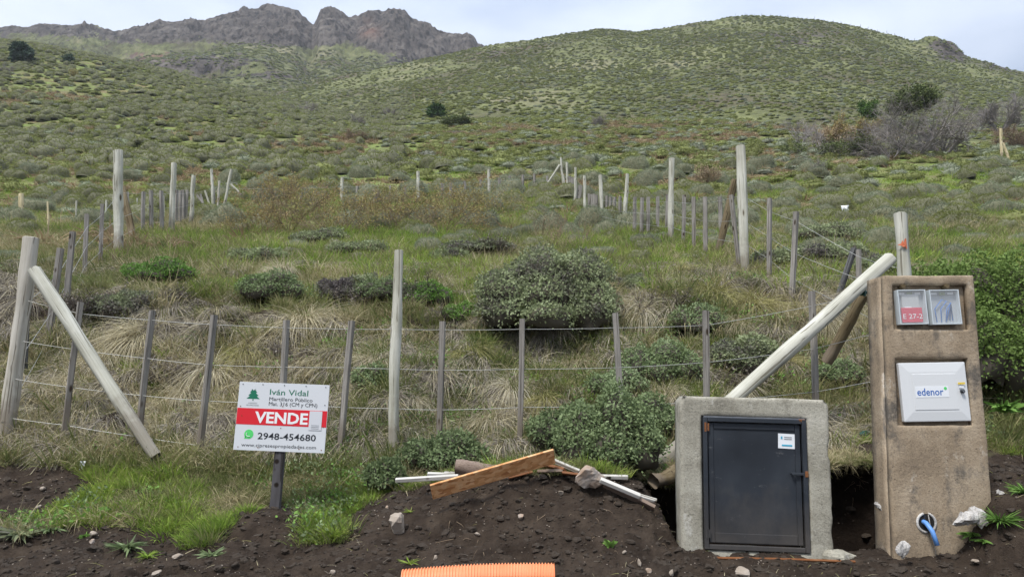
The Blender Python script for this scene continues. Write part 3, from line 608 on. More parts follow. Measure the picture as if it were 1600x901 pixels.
mixscatter('dry_grass', 22000, 6.1, 45, -1, 103, tuft_dry, 'dry straw coloured grass on the bank and plot',
           lambda X, Y, px, py: np.clip(.45 + 1.5 * pn(X, Y, .7, 35), 0, 1), .45, 1.4, .22)
# ------------------------------------------------------------------ cushion shrubs of the hillside
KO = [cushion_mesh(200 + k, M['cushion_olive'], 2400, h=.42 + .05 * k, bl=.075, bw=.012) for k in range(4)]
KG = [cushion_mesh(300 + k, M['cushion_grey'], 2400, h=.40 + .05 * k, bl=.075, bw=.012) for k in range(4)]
CX, CY, CZ, cpx, cpy, r_ = sample(5200, 10.5, 75, 1, seed=501)
patch = fbm(CX * .12, CY * .12, o=3, seed=77)
inplot = (cpx > 370) & (cpx < 900) & (CY < 33) | (CY < 20) & (cpx > 200) & (cpx < 1130)
keep = (r_.random(len(CX)) < np.clip(.75 + patch, .15, 1)) & (~inplot | (r_.random(len(CX)) < .6)) & ~((cpx > 1230) & (cpx < 1540) & (CY > 60))
CX, CY, CZ, cpx, cpy, patch = [a[keep] for a in (CX, CY, CZ, cpx, cpy, patch)]
n = len(CX); csz = (.5 + .95 * r_.random(n) ** 1.8) * (1 + .5 * np.clip((CY - 30) / 40, 0, 1)); csz = np.where(CY < 19, np.minimum(csz, .35 + .022 * CY), csz)
hills = np.argsort(-(csz / CY)); ok = np.ones(n, bool)
cell = {}
for i in hills:                                      # keep them from growing through one another
    k = (int(CX[i] // 1.6), int(CY[i] // 1.6)); bad = False
    for a in (-1, 0, 1):
        for b in (-1, 0, 1):
            for j in cell.get((k[0] + a, k[1] + b), ()):
                if (CX[i] - CX[j]) ** 2 + (CY[i] - CY[j]) ** 2 < (.58 * (csz[i] + csz[j])) ** 2: bad = True
    if bad: ok[i] = False
    else: cell.setdefault(k, []).append(i)
grey = (r_.random(n) < np.where(cpx < 520, .18, .55)); kind = np.where(grey, 4, 0) + r_.integers(0, 4, n)
order = [i for i in hills if ok[i] and 0 < cpx[i] < 1600]; big = order[:285]; bigset = set(int(i) for i in big)
KALL = KO + KG; names_ = ['olive green', 'grey green']
LM = [(33, 95, 'dark skyline pine'), (482, 165, 'bare spur tree'), (565, 187, 'bare valley tree'), (682, 175, 'small conifer'), (186, 300, 'thick white left post'), (345, 300, 'leaning left posts'), (33, 330, 'leftmost yellow stake'), (166, 330, 'thin pale stakes'),
      (1160, 300, 'braced white right post'), (1050, 300, 'tall white post right of centre'), (1322, 330, 'white rag'), (1430, 200, 'large thicket tree'), (1568, 230, 'lone braced post'), (1410, 370, 'white corner post'), (1108, 270, 'brown twiggy bush'), (880, 270, 'far fence corner'),
      (862, 239, 'pale boulder'), (653, 290, 'middle back fence post'), (764, 290, 'right back fence post'), (535, 295, 'left back fence post'), (560, 345, 'amber bushes'), (1286, 230, 'slender bare shrub'), (870, 370, 'dead weed stalks'), (1480, 425, 'meter pillar top'), (977, 300, 'second white post from the corner'), (1300, 300, 'upper dead fern clump'), (270, 300, 'second white left post'), (620, 392, 'middle front post top'), (937, 195, 'pale rounded bare shrub'), (1240, 400, 'tilted right picket')]
used_ = {}
def region(px, py, Y):
    q_ = region_(px, py, Y); return q_ if len(q_.split()) <= 12 else q_.replace(' and slightly', ' and')
def region_(px, py, Y):
    d_ = sorted(((px - a) ** 2 + (2.2 * (py - b)) ** 2, a, b, t) for a, b, t in LM)
    _, a, b, t = d_[0]; dx, dy = px - a, py - b; r_1 = abs(dx) > abs(dy) * 2
    w1 = ('right of' if dx > 0 else 'left of') if r_1 else ('above' if dy < 0 else 'below')
    w2 = '' if abs(dy) < 8 or not r_1 else (' and slightly above' if dy < 0 else ' and slightly below'); dist_ = math.hypot(dx, dy); w0_ = 'just ' if dist_ < 28 else 'well ' if dist_ > 90 and abs(py - b) < 40 and ' of' in w1 and w2 == '' else ''
    if not r_1 and abs(dx) > 9: w1 += ' and slightly ' + ('right of' if dx > 0 else 'left of'); w2 = ''
    return w0_ + w1 + ' the ' + t if not w2 else w0_ + w1 + w2 + ' the ' + t
for i in big:
    o = mobj('cushion_shrub', KALL[kind[i]], loc=(CX[i], CY[i], CZ[i] - .04), rot=(R(random.uniform(4, 14)), R(random.uniform(-8, 8)), random.uniform(0, 6.28)))
    c_ = csz[i]; o.scale = (c_ * random.uniform(.85, 1.35), c_ * random.uniform(.85, 1.15), c_ * random.uniform(.75, 1.15))
    sz_ = 'broad' if c_ > 1.1 else 'middling' if c_ > .75 else 'small'
    lab_ = ' '.join(('%s %s cushion %s' % (sz_, names_[kind[i] // 4], region(cpx[i], cpy[i], CY[i]))).replace(' and slightly', ',').split())
    if lab_ in used_: lab_ = ('flat ' if o.scale[2] < c_ * .95 else 'high ') + lab_
    if lab_ in used_: lab_ = ('wide ' if o.scale[0] > c_ * 1.1 else 'round ') + lab_
    used_[lab_] = 1; tag(o, lab_, 'shrub', 'cushion shrubs scattered over the hillside')
rest = np.array([i for i in range(n) if ok[i] and i not in bigset])
lowO = [cushion_mesh(220 + k, M['cushion_olive'], 160, h=.5, bl=.2, bw=.05, core=M['cushion_olive']) for k in range(3)]; lowG = [cushion_mesh(320 + k, M['cushion_grey'], 160, h=.5, bl=.2, bw=.05, core=M['cushion_grey']) for k in range(3)]
lowD = [cushion_mesh(340 + k, M['cushion_olive'], 420, h=.62, bl=.12, bw=.03) for k in range(3)]
FX, FY, FZ, fpx, fpy, r_ = sample(20000, 60, 195, 1, s=.85, seed=502)
kp = r_.random(len(FX)) < np.clip(.8 + .8 * fbm(FX * .05, FY * .05, o=3, seed=78), .1, 1); FX, FY, FZ = FX[kp], FY[kp], FZ[kp]
def gridpick(P, n, r_, ymin, ymax):
    Y = P[:, 0, 1]; i0 = np.nonzero((Y > ymin) & (Y < ymax))[0]; wgt = Y[i0] * np.gradient(Y)[i0]; i = r_.choice(i0[:-1], n, p=(wgt / wgt.sum() if False else None)) if False else r_.choice(i0, n, p=wgt / wgt.sum())
    i = np.minimum(i, P.shape[0] - 2); j = r_.integers(0, P.shape[1] - 1, n); a = r_.random(n)[:, None]; b = r_.random(n)[:, None]
    return (P[i, j] * (1 - a) + P[i + 1, j] * a) * (1 - b) + (P[i, j + 1] * (1 - a) + P[i + 1, j + 1] * a) * b
q = gridpick(PR, 56000, r_, 90, 303); q = q[r_.random(len(q)) < np.clip(.55 + 1.5 * fbm(q[:, 0] * .035, q[:, 1] * .02, o=4, seed=88), .3, 1)]
qm = gridpick(PM, 14000, r_, 280, 520)
P = np.concatenate([np.stack([CX, CY, CZ], 1)[rest], np.stack([FX, FY, FZ], 1), q, qm]); m = len(P)
sc = np.concatenate([csz[rest], r_.uniform(.5, 1.5, len(FX)), r_.uniform(.45, 1.25, len(q)), r_.uniform(1.2, 2.6, len(qm))])
sc3 = np.stack([sc * r_.uniform(.8, 1.5, m), sc * r_.uniform(.8, 1.3, m), sc * r_.uniform(.4, .8, m)], 1)
ix = np.where(r_.random(m) < np.where(P[:, 0] < 0, .2, .3), 3, 0) + r_.integers(0, 3, m)
ppx_ = 800 + 1060 * P[:, 0] / P[:, 1]; dome = (ppx_ < 640) & (P[:, 1] > 50) & (P[:, 1] < 200) & (r_.random(m) < .42); ix = np.where(dome, 6 + r_.integers(0, 3, m), ix); sc3[dome] *= np.array([1.35, 1.3, 1.75])
scatter('distant_shrubs', P, r_.uniform(0, 6.28, m), sc3, ix, lowO + lowG + lowD, 'countless low cushion shrubs covering the far slopes and hills')
# dead bracken
fern = [tuft(46, .42, 2.0, .035, 1.0, M['fern_rust'], 60 + k, rad=.22) for k in range(4)]
X, Y, Z, px, py, r_ = sample(13000, 13, 115, 1, seed=503)
kp = fbm(X * .13, Y * .13, o=3, seed=79) > .19 - .12 * ((py > 205) & (py < 310)); kp &= ~((Y < 30) & (px > 250) & (px < 1130) & (r_.random(len(X)) < .6))
X, Y, Z = X[kp], Y[kp], Z[kp]
scatter('dead_bracken', np.stack([X, Y, Z], 1), r_.uniform(0, 6.28, len(X)), r_.uniform(.7, 1.6, len(X)) * (1 + Y / 110), r_.integers(0, 4, len(X)), fern, 'rust brown dead bracken patches on the slopes')
for k, (px, py, s_, lb) in enumerate([(955, 378, .8, 'rust brown dead fern clump beside the third white post on the right'), (1305, 335, 1.0, 'tall dead fern clump beside the white rag'), (1300, 300, .9, 'dead fern clump uphill of the white rag'),
        (1330, 272, .8, 'dead fern clump below the bare thicket, among grey cushions'), (1185, 345, .8, 'dead fern clump just right of the tall braced white post'), (1215, 392, .9, 'rusty fern clump behind the pickets right of the braced post'),
        (1115, 380, .7, 'low dead fern clump between the pickets and the braced post')]):
    p = hit(px, py); o = mobj('dead_fern', fern[k % 4], loc=p, rot=(0, 0, k)); o.scale = (s_ * 1.2,) * 3; tag(o, lb, 'fern', 'dead fern clumps on the right')

# ------------------------------------------------------------------ fences
def post_mesh(seed, sides=16, rings=20, mat=None, cut=.0):
    P = MB(); V = []; th = np.arange(sides) * 2 * np.pi / sides
    zs = np.linspace(0, 1, rings)
    for z in zs:
        cx = 1.3 * vn(z * 2.2, seed * 3.1, seed=seed) + .3 * vn(z * 7, seed, seed=seed); cy = .6 * vn(z * 2.2, seed * 7.7, seed=seed + 1)
        rr = (1.08 - .16 * z) * (1 + .20 * vn(np.cos(th) * 1.3, np.sin(th) * 1.3, z * 3.5, seed=seed) + .09 * vn(np.cos(th) * 3, np.sin(th) * 3, z * 11, seed=seed))
        V.append(np.stack([cx * .5 + rr * np.cos(th), cy * .5 + rr * np.sin(th), np.full(sides, z + (cut * np.cos(th) if z == 1 else 0) * 1.0)], 1))
    n0 = rings * sides; V.append(V[-1] * np.array([.88, .88, 1]) + np.array([0, 0, .004])); V.append(np.array([[V[-1][:, 0].mean(), V[-1][:, 1].mean(), 1.003]]))
    q = [[i * sides + k, i * sides + (k + 1) % sides, (i + 1) * sides + (k + 1) % sides, (i + 1) * sides + k] for i in range(rings) for k in range(sides)]
    t = [[n0 + k, n0 + (k + 1) % sides, n0 + sides] for k in range(sides)] + [[(k + 1) % sides, k, n0 + sides] for k in ()]
    return np_mesh('post', np.concatenate(V), t, q, [mat], True)
def picket_mesh(seed, mat):
    V = []; zs = np.linspace(0, 1, 7)
    for z in zs:
        ox = .12 * vn(z * 2, seed, seed=seed); oy = .12 * vn(z * 2, seed + 9, seed=seed)
        for x, y in ((-.42, -.5), (.42, -.5), (.5, -.42), (.5, .42), (.42, .5), (-.42, .5), (-.5, .42), (-.5, -.42)): V.append((x * (1 + .05 * vn(z * 5, x, seed=seed)) + ox, y + oy, z))
    q = [[i * 8 + k, i * 8 + (k + 1) % 8, (i + 1) * 8 + (k + 1) % 8, (i + 1) * 8 + k] for i in range(6) for k in range(8)]
    V.append((0, 0, 1.0)); t = [[48 + k, 48 + (k + 1) % 8, 56] for k in range(8)]
    return np_mesh('picket', np.array(V, float), t, q, [mat])
POST = {m_: [post_mesh(k + 3, mat=M[m_]) for k in range(3)] for m_ in ('post_white', 'post_tan', 'post_brown', 'post_yellow')}
PICK = {m_: [picket_mesh(k + 3, M[m_]) for k in range(3)] for m_ in ('picket_grey', 'picket_dark')}
cnt = [0]
def stick(root, name, top, base, r, kind, sink=.15):
    """one post, brace or picket standing from base to top (place coordinates), a part of its fence"""
    me = (POST if kind in POST else PICK)[kind][cnt[0] % 3]; cnt[0] += 1
    d = (Vector(top) - Vector(base)); Ln = d.length; d.normalize(); b = Vector(base) - d * sink
    o = bpy.data.objects.new(name, me); link(o, root); o.rotation_mode = 'QUATERNION'
    qn = d.to_track_quat('Z', 'Y') @ Quaternion((0, 0, 1), cnt[0] * 1.1 if kind in POST else cnt[0] * .13 - .2); o.rotation_quaternion = qn
    sr = r * .74 if kind in POST else 1.7 * r
    o.location = b - root.location; o.scale = (sr, sr, Ln + sink); return o
def standing(root, name, tp, bs, r, kind, Y=None, sink=.15, top_dy=0):
    b = hit(*bs) if Y is None else pos(bs[0], bs[1], Y); t = pos(tp[0], tp[1], b.y + top_dy); return stick(root, name, t, b, r, kind, sink), b, t
def wire_obj(root, pts, r=.0022):
    mb = MB(); P = []
    for a, b in zip(pts[:-1], pts[1:]):
        Ln = (b - a).length
        for k in range(4):
            f = k / 4; p = a.lerp(b, f); p = Vector(p); p.z -= .012 * Ln * 4 * f * (1 - f) * .5; P.append(p - root.location)
    P.append(pts[-1] - root.location); mb.tube(P, r, 4, False); return mb.obj('wire', M['wire'], root)
# front fence
YF = 6.3
ff = empty('wire_fence', pos(15, 680, YF)); tag(ff, 'front wire fence with grey pickets and pale posts along the bank above the roadside', 'fence')
standing(ff, 'post', (47, 372), (6, 682), .085, 'post_tan', YF)
standing(ff, 'post', (620, 392), (615, 712), .066, 'post_white', YF)
standing(ff, 'post', (1405, 334), (1425, 660), .085, 'post_white', 6.35)
stick(ff, 'brace', pos(52, 422, 6.2), pos(236, 708, 6.0), .070, 'post_white', .05)
stick(ff, 'brace', pos(1391, 400, 6.22), pos(1032, 724, 5.9), .086, 'post_white', .02)
stick(ff, 'brace', pos(1352, 462, 6.5), pos(1300, 552, 6.7), .07, 'post_brown', .1)
fp = [((126, 472), (100, 672)), ((238, 485), (215, 692)), ((335, 492), (313, 698)), ((448, 500), (436, 705)), ((549, 501), (531, 712)), ((692, 502), (686, 693)), ((816, 498), (812, 690)), ((962, 489), (973, 692)), ((1103, 485), (1104, 680)), ((1268, 455), (1276, 665))]
for k, (a, b) in enumerate(fp): standing(ff, 'picket', a, b, .0275, 'picket_grey', 6.26 + .03 * (k % 2), .0)
def polyY(pl): return [pos(x, y, YF - .03) for x, y in pl]
for pl in ([(44, 470), (126, 490), (238, 500), (335, 507), (549, 514), (619, 514), (692, 515), (816, 514), (962, 512), (1103, 508), (1268, 478), (1345, 460), (1415, 447)],
           [(36, 533), (120, 546), (232, 560), (328, 570), (545, 574), (618, 576), (690, 578), (815, 576), (966, 574), (1103, 566), (1270, 545), (1345, 526), (1415, 512)],
           [(24, 592), (112, 605), (226, 618), (322, 626), (440, 630), (538, 636), (617, 638), (688, 640), (814, 636), (968, 633), (1104, 627), (1272, 612), (1350, 598), (1420, 585)],
           [(10, 652), (104, 664), (217, 682), (316, 696), (436, 702), (532, 706), (615, 708), (686, 690), (812, 688), (972, 688), (1104, 700), (1275, 694), (1356, 676), (1422, 660)]):
    wire_obj(ff, polyY(pl), .0022)
for p_ in ((1349, 458), (1352, 677)):                    # green strainers near the pillar
    mb = MB(); c = pos(p_[0], p_[1], YF - .06); mb.tube([c - ff.location + Vector((-.05, 0, -.01)), c - ff.location + Vector((-.02, 0, .0)), c - ff.location + Vector((.04, 0, .01))], [.012, .024, .014], 8); mb.tube([c - ff.location + Vector((0, -.02, -.03)), c - ff.location + Vector((0, -.02, .03))], .012, 6)
    mb.obj('wire_strainer', flat('green_metal', (.01, .06, .045), .4), ff)
p = pos(1412, 380, 6.35 - .075); poly_pts = [(-.045, -.01), (-.02, .0), (-.005, .03), (.0, .005), (.02, .045), (.035, .05), (.036, -.05), (.02, -.045), (.015, -.02), (-.0, -.035), (-.02, -.02)]
PAINT = [(p, poly_pts)]
# left side fence running uphill
lf = empty('wire_fence', hit(185, 397)); tag(lf, 'left side fence running uphill from the front corner past a thick white post', 'fence')
for (a, b, r, k_) in [((187, 237), (185, 397), .125, 'post_white'), ((271, 255), (267, 365), .10, 'post_white'), ((303, 275), (299, 352), .085, 'post_white'), ((330, 264), (333, 332), .075, 'post_white'), ((343, 283), (340, 331), .07, 'post_tan'), ((362, 265), (348, 334), .075, 'post_white')]:
    standing(lf, 'post', a, b, r, k_)
standing(lf, 'brace', (193, 293), (208, 376), .11, 'post_brown', top_dy=.4); standing(lf, 'brace', (320, 298), (331, 331), .06, 'post_white'); standing(lf, 'brace', (361, 288), (373, 300), .05, 'post_white', Y=24.)
lfp = [((40, 505), (36, 592)), ((95, 388), (74, 535)), ((114, 362), (102, 490)), ((136, 335), (132, 432)), ((160, 319), (157, 413)), ((199, 300), (200, 355)), ((224, 300), (223, 364)), ((236, 298), (237, 363)), ((252, 298), (253, 364)),
       ((276, 297), (275, 352)), ((282, 298), (281, 350)), ((286, 297), (286, 350)), ((292, 297), (290, 349)), ((308, 305), (334, 340)), ((313, 303), (322, 336)), ((334, 296), (335, 332))]
for k, (a, b) in enumerate(lfp): standing(lf, 'picket', a, b, .036 if k < 5 else .045, 'picket_grey' if k != 0 else 'picket_dark')
def fwire(root, ws, r=.0028):
    for pl in ws: wire_obj(root, [pos(x, y, Y) for x, y, Y in pl], r)
fwire(lf, [[(44, 470, 6.3), (90, 430, 8.4), (113, 390, 9.2), (136, 355, 10.6), (160, 335, 11.6), (187, 300, 13), (224, 302, 16.5), (270, 303, 17.5), (302, 300, 21)],
           [(30, 560, 6.3), (85, 480, 8.3), (110, 430, 9.2), (135, 385, 10.6), (159, 362, 11.6), (186, 340, 13), (224, 325, 16.5), (270, 325, 17.5), (302, 318, 21)],
           [(12, 640, 6.3), (78, 525, 8.3), (106, 470, 9.2), (133, 415, 10.6), (158, 392, 11.6), (186, 370, 13), (223, 350, 16.5), (270, 345, 17.5), (301, 336, 21)]])
# right side fence
rf = empty('wire_fence', hit(1163, 430)); tag(rf, 'right side fence of white posts and close grey pickets running uphill to the far corner', 'fence')
for (a, b, r, k_) in [((1155, 229), (1165, 431), .095, 'post_white'), ((1050, 248), (1049, 378), .085, 'post_white'), ((979, 272), (977, 357), .085, 'post_white'), ((937, 274), (942, 350), .08, 'post_white'), ((913, 275), (914, 334), .08, 'post_white'),
                      ((900, 262), (898, 320), .08, 'post_white'), ((886, 254), (887, 300), .08, 'post_white'), ((876, 246), (880, 298), .07, 'post_white'), ((876, 257), (884, 298), .08, 'post_white')]:
    standing(rf, 'post', a, b, r, k_)
standing(rf, 'brace', (1150, 282), (1121, 398), .085, 'post_brown'); standing(rf, 'brace', (874, 258), (847, 299), .08, 'post_white')
rfp = [((1341, 390), (1343, 470), .03), ((1335, 388), (1309, 466), .035), ((1244, 331), (1236, 480), .034), ((1202, 310), (1202, 441), .034), ((1142, 305), (1156, 425), .035), ((1125, 308), (1126, 365), .045), ((1101, 308), (1103, 405), .035), ((1084, 308), (1084, 392), .035), ((1069, 305), (1067, 385), .036), ((1043, 304), (1042, 362), .045),
       ((1028, 307), (1027, 368), .035), ((1013, 308), (1012, 370), .035), ((1003, 309), (1002, 370), .035), ((992, 308), (991, 366), .035), ((969, 307), (967, 354), .04), ((960, 308), (959, 352), .04), ((954, 308), (953, 350), .04), ((948, 306), (947, 348), .04),
       ((932, 305), (933, 345), .04), ((928, 303), (929, 340), .04), ((924, 304), (925, 338), .04), ((920, 303), (921, 336), .04), ((908, 290), (904, 322), .05), ((905, 290), (901, 318), .05), ((895, 278), (895, 305), .06), ((892, 277), (892, 304), .06), ((889, 276), (890, 302), .06)]
for k, (a, b, r) in enumerate(rfp): standing(rf, 'picket', a, b, r * (1.25 if k > 4 else 1), 'picket_dark' if k == 1 else 'picket_grey')
fwire(rf, [[(1410, 420, 6.35), (1340, 400, 8.3), (1243, 345, 9.3), (1202, 330, 10.2), (1160, 305, 11), (1101, 318, 12.6), (1050, 315, 15), (1000, 316, 16), (940, 313, 20)],
           [(1415, 470, 6.35), (1340, 435, 8.3), (1240, 395, 9.3), (1202, 370, 10.2), (1162, 345, 11), (1101, 345, 12.6), (1050, 335, 15), (1000, 333, 16), (940, 326, 20)],
           [(1420, 520, 6.35), (1325, 480, 8.3), (1238, 435, 9.3), (1202, 405, 10.2), (1164, 380, 11), (1102, 370, 12.6), (1050, 355, 15), (1000, 350, 16), (940, 338, 20)]])
# back fence
bf = empty('wire_fence', hit(653, 317)); tag(bf, 'thin back fence of scattered pale posts closing the far side of the plot', 'fence')
for (a, b) in [((535, 278), (534, 316)), ((653, 268), (653, 318)), ((764, 265), (764, 308))]: standing(bf, 'post', a, b, .11, 'post_white')
for (a, b) in [((558, 291), (558, 314)), ((586, 296), (585, 322)), ((590, 297), (590, 320)), ((610, 290), (610, 318)), ((633, 290), (633, 312)), ((691, 286), (691, 310)), ((704, 286), (704, 312)), ((726, 283), (726, 302)), ((751, 281), (751, 304)), ((780, 277), (780, 306)), ((796, 275), (796, 304)), ((817, 273), (817, 301)), ((835, 272), (835, 299)), ((855, 275), (855, 297)), ((430, 298), (430, 314)), ((470, 302), (470, 322)), ((497, 300), (497, 318))]:
    standing(bf, 'picket', a, b, .07, 'picket_grey')
fwire(bf, [[(373, 295, 28), (535, 292, 29), (653, 288, 31), (764, 284, 32), (870, 275, 34)]], .004)
# neighbour's fence at the far left
nf = empty('wire_fence', hit(33, 350)); tag(nf, 'short fence of thin pale stakes around the next plot at the far left', 'fence')
standing(nf, 'post', (33, 303), (33, 352), .10, 'post_yellow')
for (a, b) in [((75, 315), (75, 360)), ((119, 314), (119, 354)), ((166, 313), (166, 354)), ((214, 310), (214, 346)), ((256, 306), (256, 345))]: standing(nf, 'picket', a, b, .045, 'post_white' if False else 'picket_grey') if False else standing(nf, 'stake', a, b, .035, 'post_yellow' if a[0] < 100 else 'post_white')
# far right braced post
fr = empty('braced_post', hit(1565, 250)); tag(fr, 'lone yellowish post with a leaning brace at the far right below the thicket', 'fence post')
standing(fr, 'post', (1564, 201), (1566, 249), .17, 'post_yellow'); b = hit(1577, 253); stick(fr, 'brace', pos(1568, 223, b.y), b, .17, 'post_yellow')
# ridge fence: tiny posts along the skyline of the right hill
rg_ = None
iy = int(np.argmin(np.abs(RY - 300)))
for k in range(22):
    px = 1165 + k * 14.2; s = (px - 800) / F / .965; j = int(np.argmin(np.abs(PR[iy, :, 0] / PR[iy, :, 1] - s))); p = Vector(PR[iy, j])
    if rg_ is None: rg_ = empty('wire_fence', p); tag(rg_, 'tiny dark fence posts along the skyline of the right hill', 'fence')
    hh = 1.3 + .3 * math.sin(k * 2.3); stick(rg_, 'post', p + Vector((.2 * math.sin(k), 0, hh)), p, .06, 'picket_dark')
# ------------------------------------------------------------------ concrete cabinets
def concrete(name, cols, stain, pale, sc_=3.0, grit=.6):
    m, nt, N, L, b = newmat(name); tc = N.new('ShaderNodeTexCoord'); co = tc.outputs['Object']
    def mix(f, a_, c, bt='MIX'):
        x = N.new('ShaderNodeMixRGB'); x.blend_type = bt
        for i, v in ((0, f), (1, a_), (2, c)):
            if isinstance(v, (int, float)): x.inputs[i].default_value = v
            elif isinstance(v, tuple): x.inputs[i].default_value = (*v, 1)
            else: L.new(v, x.inputs[i])
        return x.outputs[0]
    def thr(n_, a_, c):
        r_ = N.new('ShaderNodeMapRange'); r_.inputs[1].default_value = a_; r_.inputs[2].default_value = c; r_.interpolation_type = 'SMOOTHSTEP'; L.new(n_.outputs[0], r_.inputs[0]); return r_.outputs[0]
    n1 = noise(N, L, sc_, 8, .68, co); r = ramp(N, cols, [.34, .46, .56, .68]); L.new(n1.outputs[0], r.inputs[0])
    x = mix(thr(noise(N, L, 3.1, 6, .7, co, (1, 1, .7)), .50, .64), r.outputs[0], stain)
    x = mix(thr(noise(N, L, 4.7, 7, .75, co, (1.3, 1, .8)), .57, .70), x, pale)
    n3 = noise(N, L, 90, 4, .75, co); r3 = ramp(N, [(.35, .35, .35), (1, 1, 1), (1.3, 1.3, 1.27)], [.33, .46, .70]); L.new(n3.outputs[0], r3.inputs[0]); x = mix(grit, x, r3.outputs[0], 'MULTIPLY')
    vo = N.new('ShaderNodeTexVoronoi'); vo.inputs['Scale'].default_value = 34; L.new(co, vo.inputs['Vector']); pr_ = N.new('ShaderNodeValToRGB'); pr_.color_ramp.elements[0].position = .06; pr_.color_ramp.elements[0].color = (.3, .3, .3, 1); pr_.color_ramp.elements[1].position = .13
    L.new(vo.outputs['Distance'], pr_.inputs[0]); x = mix(.75, x, pr_.outputs[0], 'MULTIPLY'); L.new(x, b.inputs['Base Color'])
    b.inputs['Roughness'].default_value = .93; b.inputs['Specular IOR Level'].default_value = .2
    n4 = noise(N, L, 45, 7, .72, co); bp = N.new('ShaderNodeBump'); bp.inputs['Strength'].default_value = .8; bp.inputs['Distance'].default_value = .008
    L.new(n4.outputs[0], bp.inputs['Height']); b2 = N.new('ShaderNodeBump'); b2.inputs['Strength'].default_value = .6; b2.inputs['Distance'].default_value = .006; L.new(pr_.outputs[0], b2.inputs['Height']); L.new(bp.outputs[0], b2.inputs['Normal']); L.new(b2.outputs[0], b.inputs['Normal']); return m
M['concrete_grey'] = concrete('concrete_grey', [(.23, .215, .17), (.32, .30, .245), (.39, .37, .305), (.48, .455, .39)], (.22, .205, .165), (.50, .48, .43))
M['concrete_brown'] = concrete('concrete_brown', [(.20, .155, .11), (.29, .225, .155), (.37, .295, .21), (.45, .37, .28)], (.135, .118, .098), (.52, .46, .38), 2.2)
M['rubble'] = concrete('rubble', [(.30, .28, .25), (.42, .40, .38), (.55, .53, .5), (.65, .63, .6)], (.22, .20, .18), (.6, .6, .58), 6)
def cellblock(xs, zs, mask, y0, y1, bev, disp, mat, name, parent, warp=None, layers=3):
    """block of wall whose front outline and openings follow a cell mask, edges rounded, surfaces uneven"""
    nx, nz = len(xs), len(zs); fl = np.pad(mask, 1); V = []; vid = {}
    bx = np.zeros((nz, nx, 2))
    for k in range(nz):
        for i in range(nx):
            q = fl[k:k + 2, i:i + 2].astype(float)
            if 0 < q.sum() < 4: bx[k, i] = (q[:, 1].sum() - q[:, 0].sum(), q[1].sum() - q[0].sum())
    nb = np.linalg.norm(bx, axis=2, keepdims=True); bd = bx / np.maximum(nb, 1e-6)
    lay = [(y0, bev), (y0 + bev * .35, bev * .3), (y0 + bev, 0)] + [(y0 + bev + (y1 - y0 - bev) * (k + 1) / layers, 0) for k in range(layers)]
    XX, ZZ_ = np.meshgrid(xs, zs); Vl = []
    for y, b in lay:
        X = XX + bd[..., 0] * b; Z = ZZ_ + bd[..., 1] * b
        d = disp * fbm(X * 5, y * 5, Z * 5, o=4, seed=91); d2 = disp * fbm(X * 5 + 9, y * 5, Z * 5, o=4, seed=92)
        edge = (nb[..., 0] > 0)
        X = X + np.where(edge, d, 0); Z = Z + np.where(edge, d2, 0); Yv = y + disp * .6 * fbm(X * 4, 3, Z * 4, o=3, seed=93) * (1 if y < y1 - .001 else 0)
        P = np.stack([X, Yv, Z], -1)
        if warp: P = warp(P)
        Vl.append(P.reshape(-1, 3))
    n = nx * nz; Q = []
    for k in range(nz - 1):
        for i in range(nx - 1):
            if not mask[k, i]: continue
            a = k * nx + i; Q.append([a, a + 1, a + nx + 1, a + nx]); z = (len(lay) - 1) * n; Q.append([z + a, z + a + nx, z + a + nx + 1, z + a + 1])
            for dk, di, e in ((-1, 0, (a + 1, a)), (1, 0, (a + nx, a + nx + 1)), (0, -1, (a, a + nx)), (0, 1, (a + nx + 1, a + 1))):
                if not fl[k + 1 + dk, i + 1 + di]:
                    for l in range(len(lay) - 1): Q.append([l * n + e[0], l * n + e[1], (l + 1) * n + e[1], (l + 1) * n + e[0]])
    V = np.concatenate(Vl); Q = np.array(Q); us, inv = np.unique(Q, return_inverse=True)
    o = mobj(name, np_mesh(name, V[us], quads=inv.reshape(Q.shape), mats=[mat], smooth=True), parent); return o
def lines(a, b, step, extra=()):
    n = max(2, int(round((b - a) / step)) + 1); v = np.linspace(a, b, n)
    for e in extra: v[np.argmin(np.abs(v - e))] = e
    return np.unique(v)
for p, pts in PAINT:
    V = [(x, .018 * (x / .04) ** 2, z) for x, z in pts]; V = V + [(x, y + .004, z) for x, y, z in V]; n_ = len(pts); me = bpy.data.meshes.new('paint_mark')
    me.from_pydata(V, [], [list(range(n_))] + [[k, (k + 1) % n_, n_ + (k + 1) % n_, n_ + k] for k in range(n_)]); me.materials.append(flat('orange_paint', (.62, .16, .07), .6)); mobj('paint_mark', me, ff, p - ff.location)
# turf lip overhanging the dug hollow
nx_, ny_ = 90, 14; gx, gy = np.meshgrid(np.linspace(1.04, 2.86, nx_), np.linspace(0, 1, ny_)); edge = 5.50 + .09 * fbm(gx * 3, gx * 0, o=4, seed=120); yv = edge + (6.0 - edge) * gy
zt_ = H(gx, np.full_like(gx, 5.98)) - .05 * (1 - gy) + .03 * fbm(gx * 6, gy * 3, o=3, seed=121); th_k = (.05 + .10 * gy + .04 * fbm(gx * 5, gy * 2, o=3, seed=122)); 
Vt = np.stack([gx, yv, zt_], -1).reshape(-1, 3); Vb = np.stack([gx, yv + .03, zt_ - th_k], -1).reshape(-1, 3); Fq = grid_faces(ny_, nx_); nn_ = nx_ * ny_
Qs = np.concatenate([Fq, Fq[:, ::-1] + nn_, np.stack([np.arange(nx_ - 1), np.arange(nx_ - 1) + nn_, np.arange(1, nx_) + nn_, np.arange(1, nx_)], 1)])
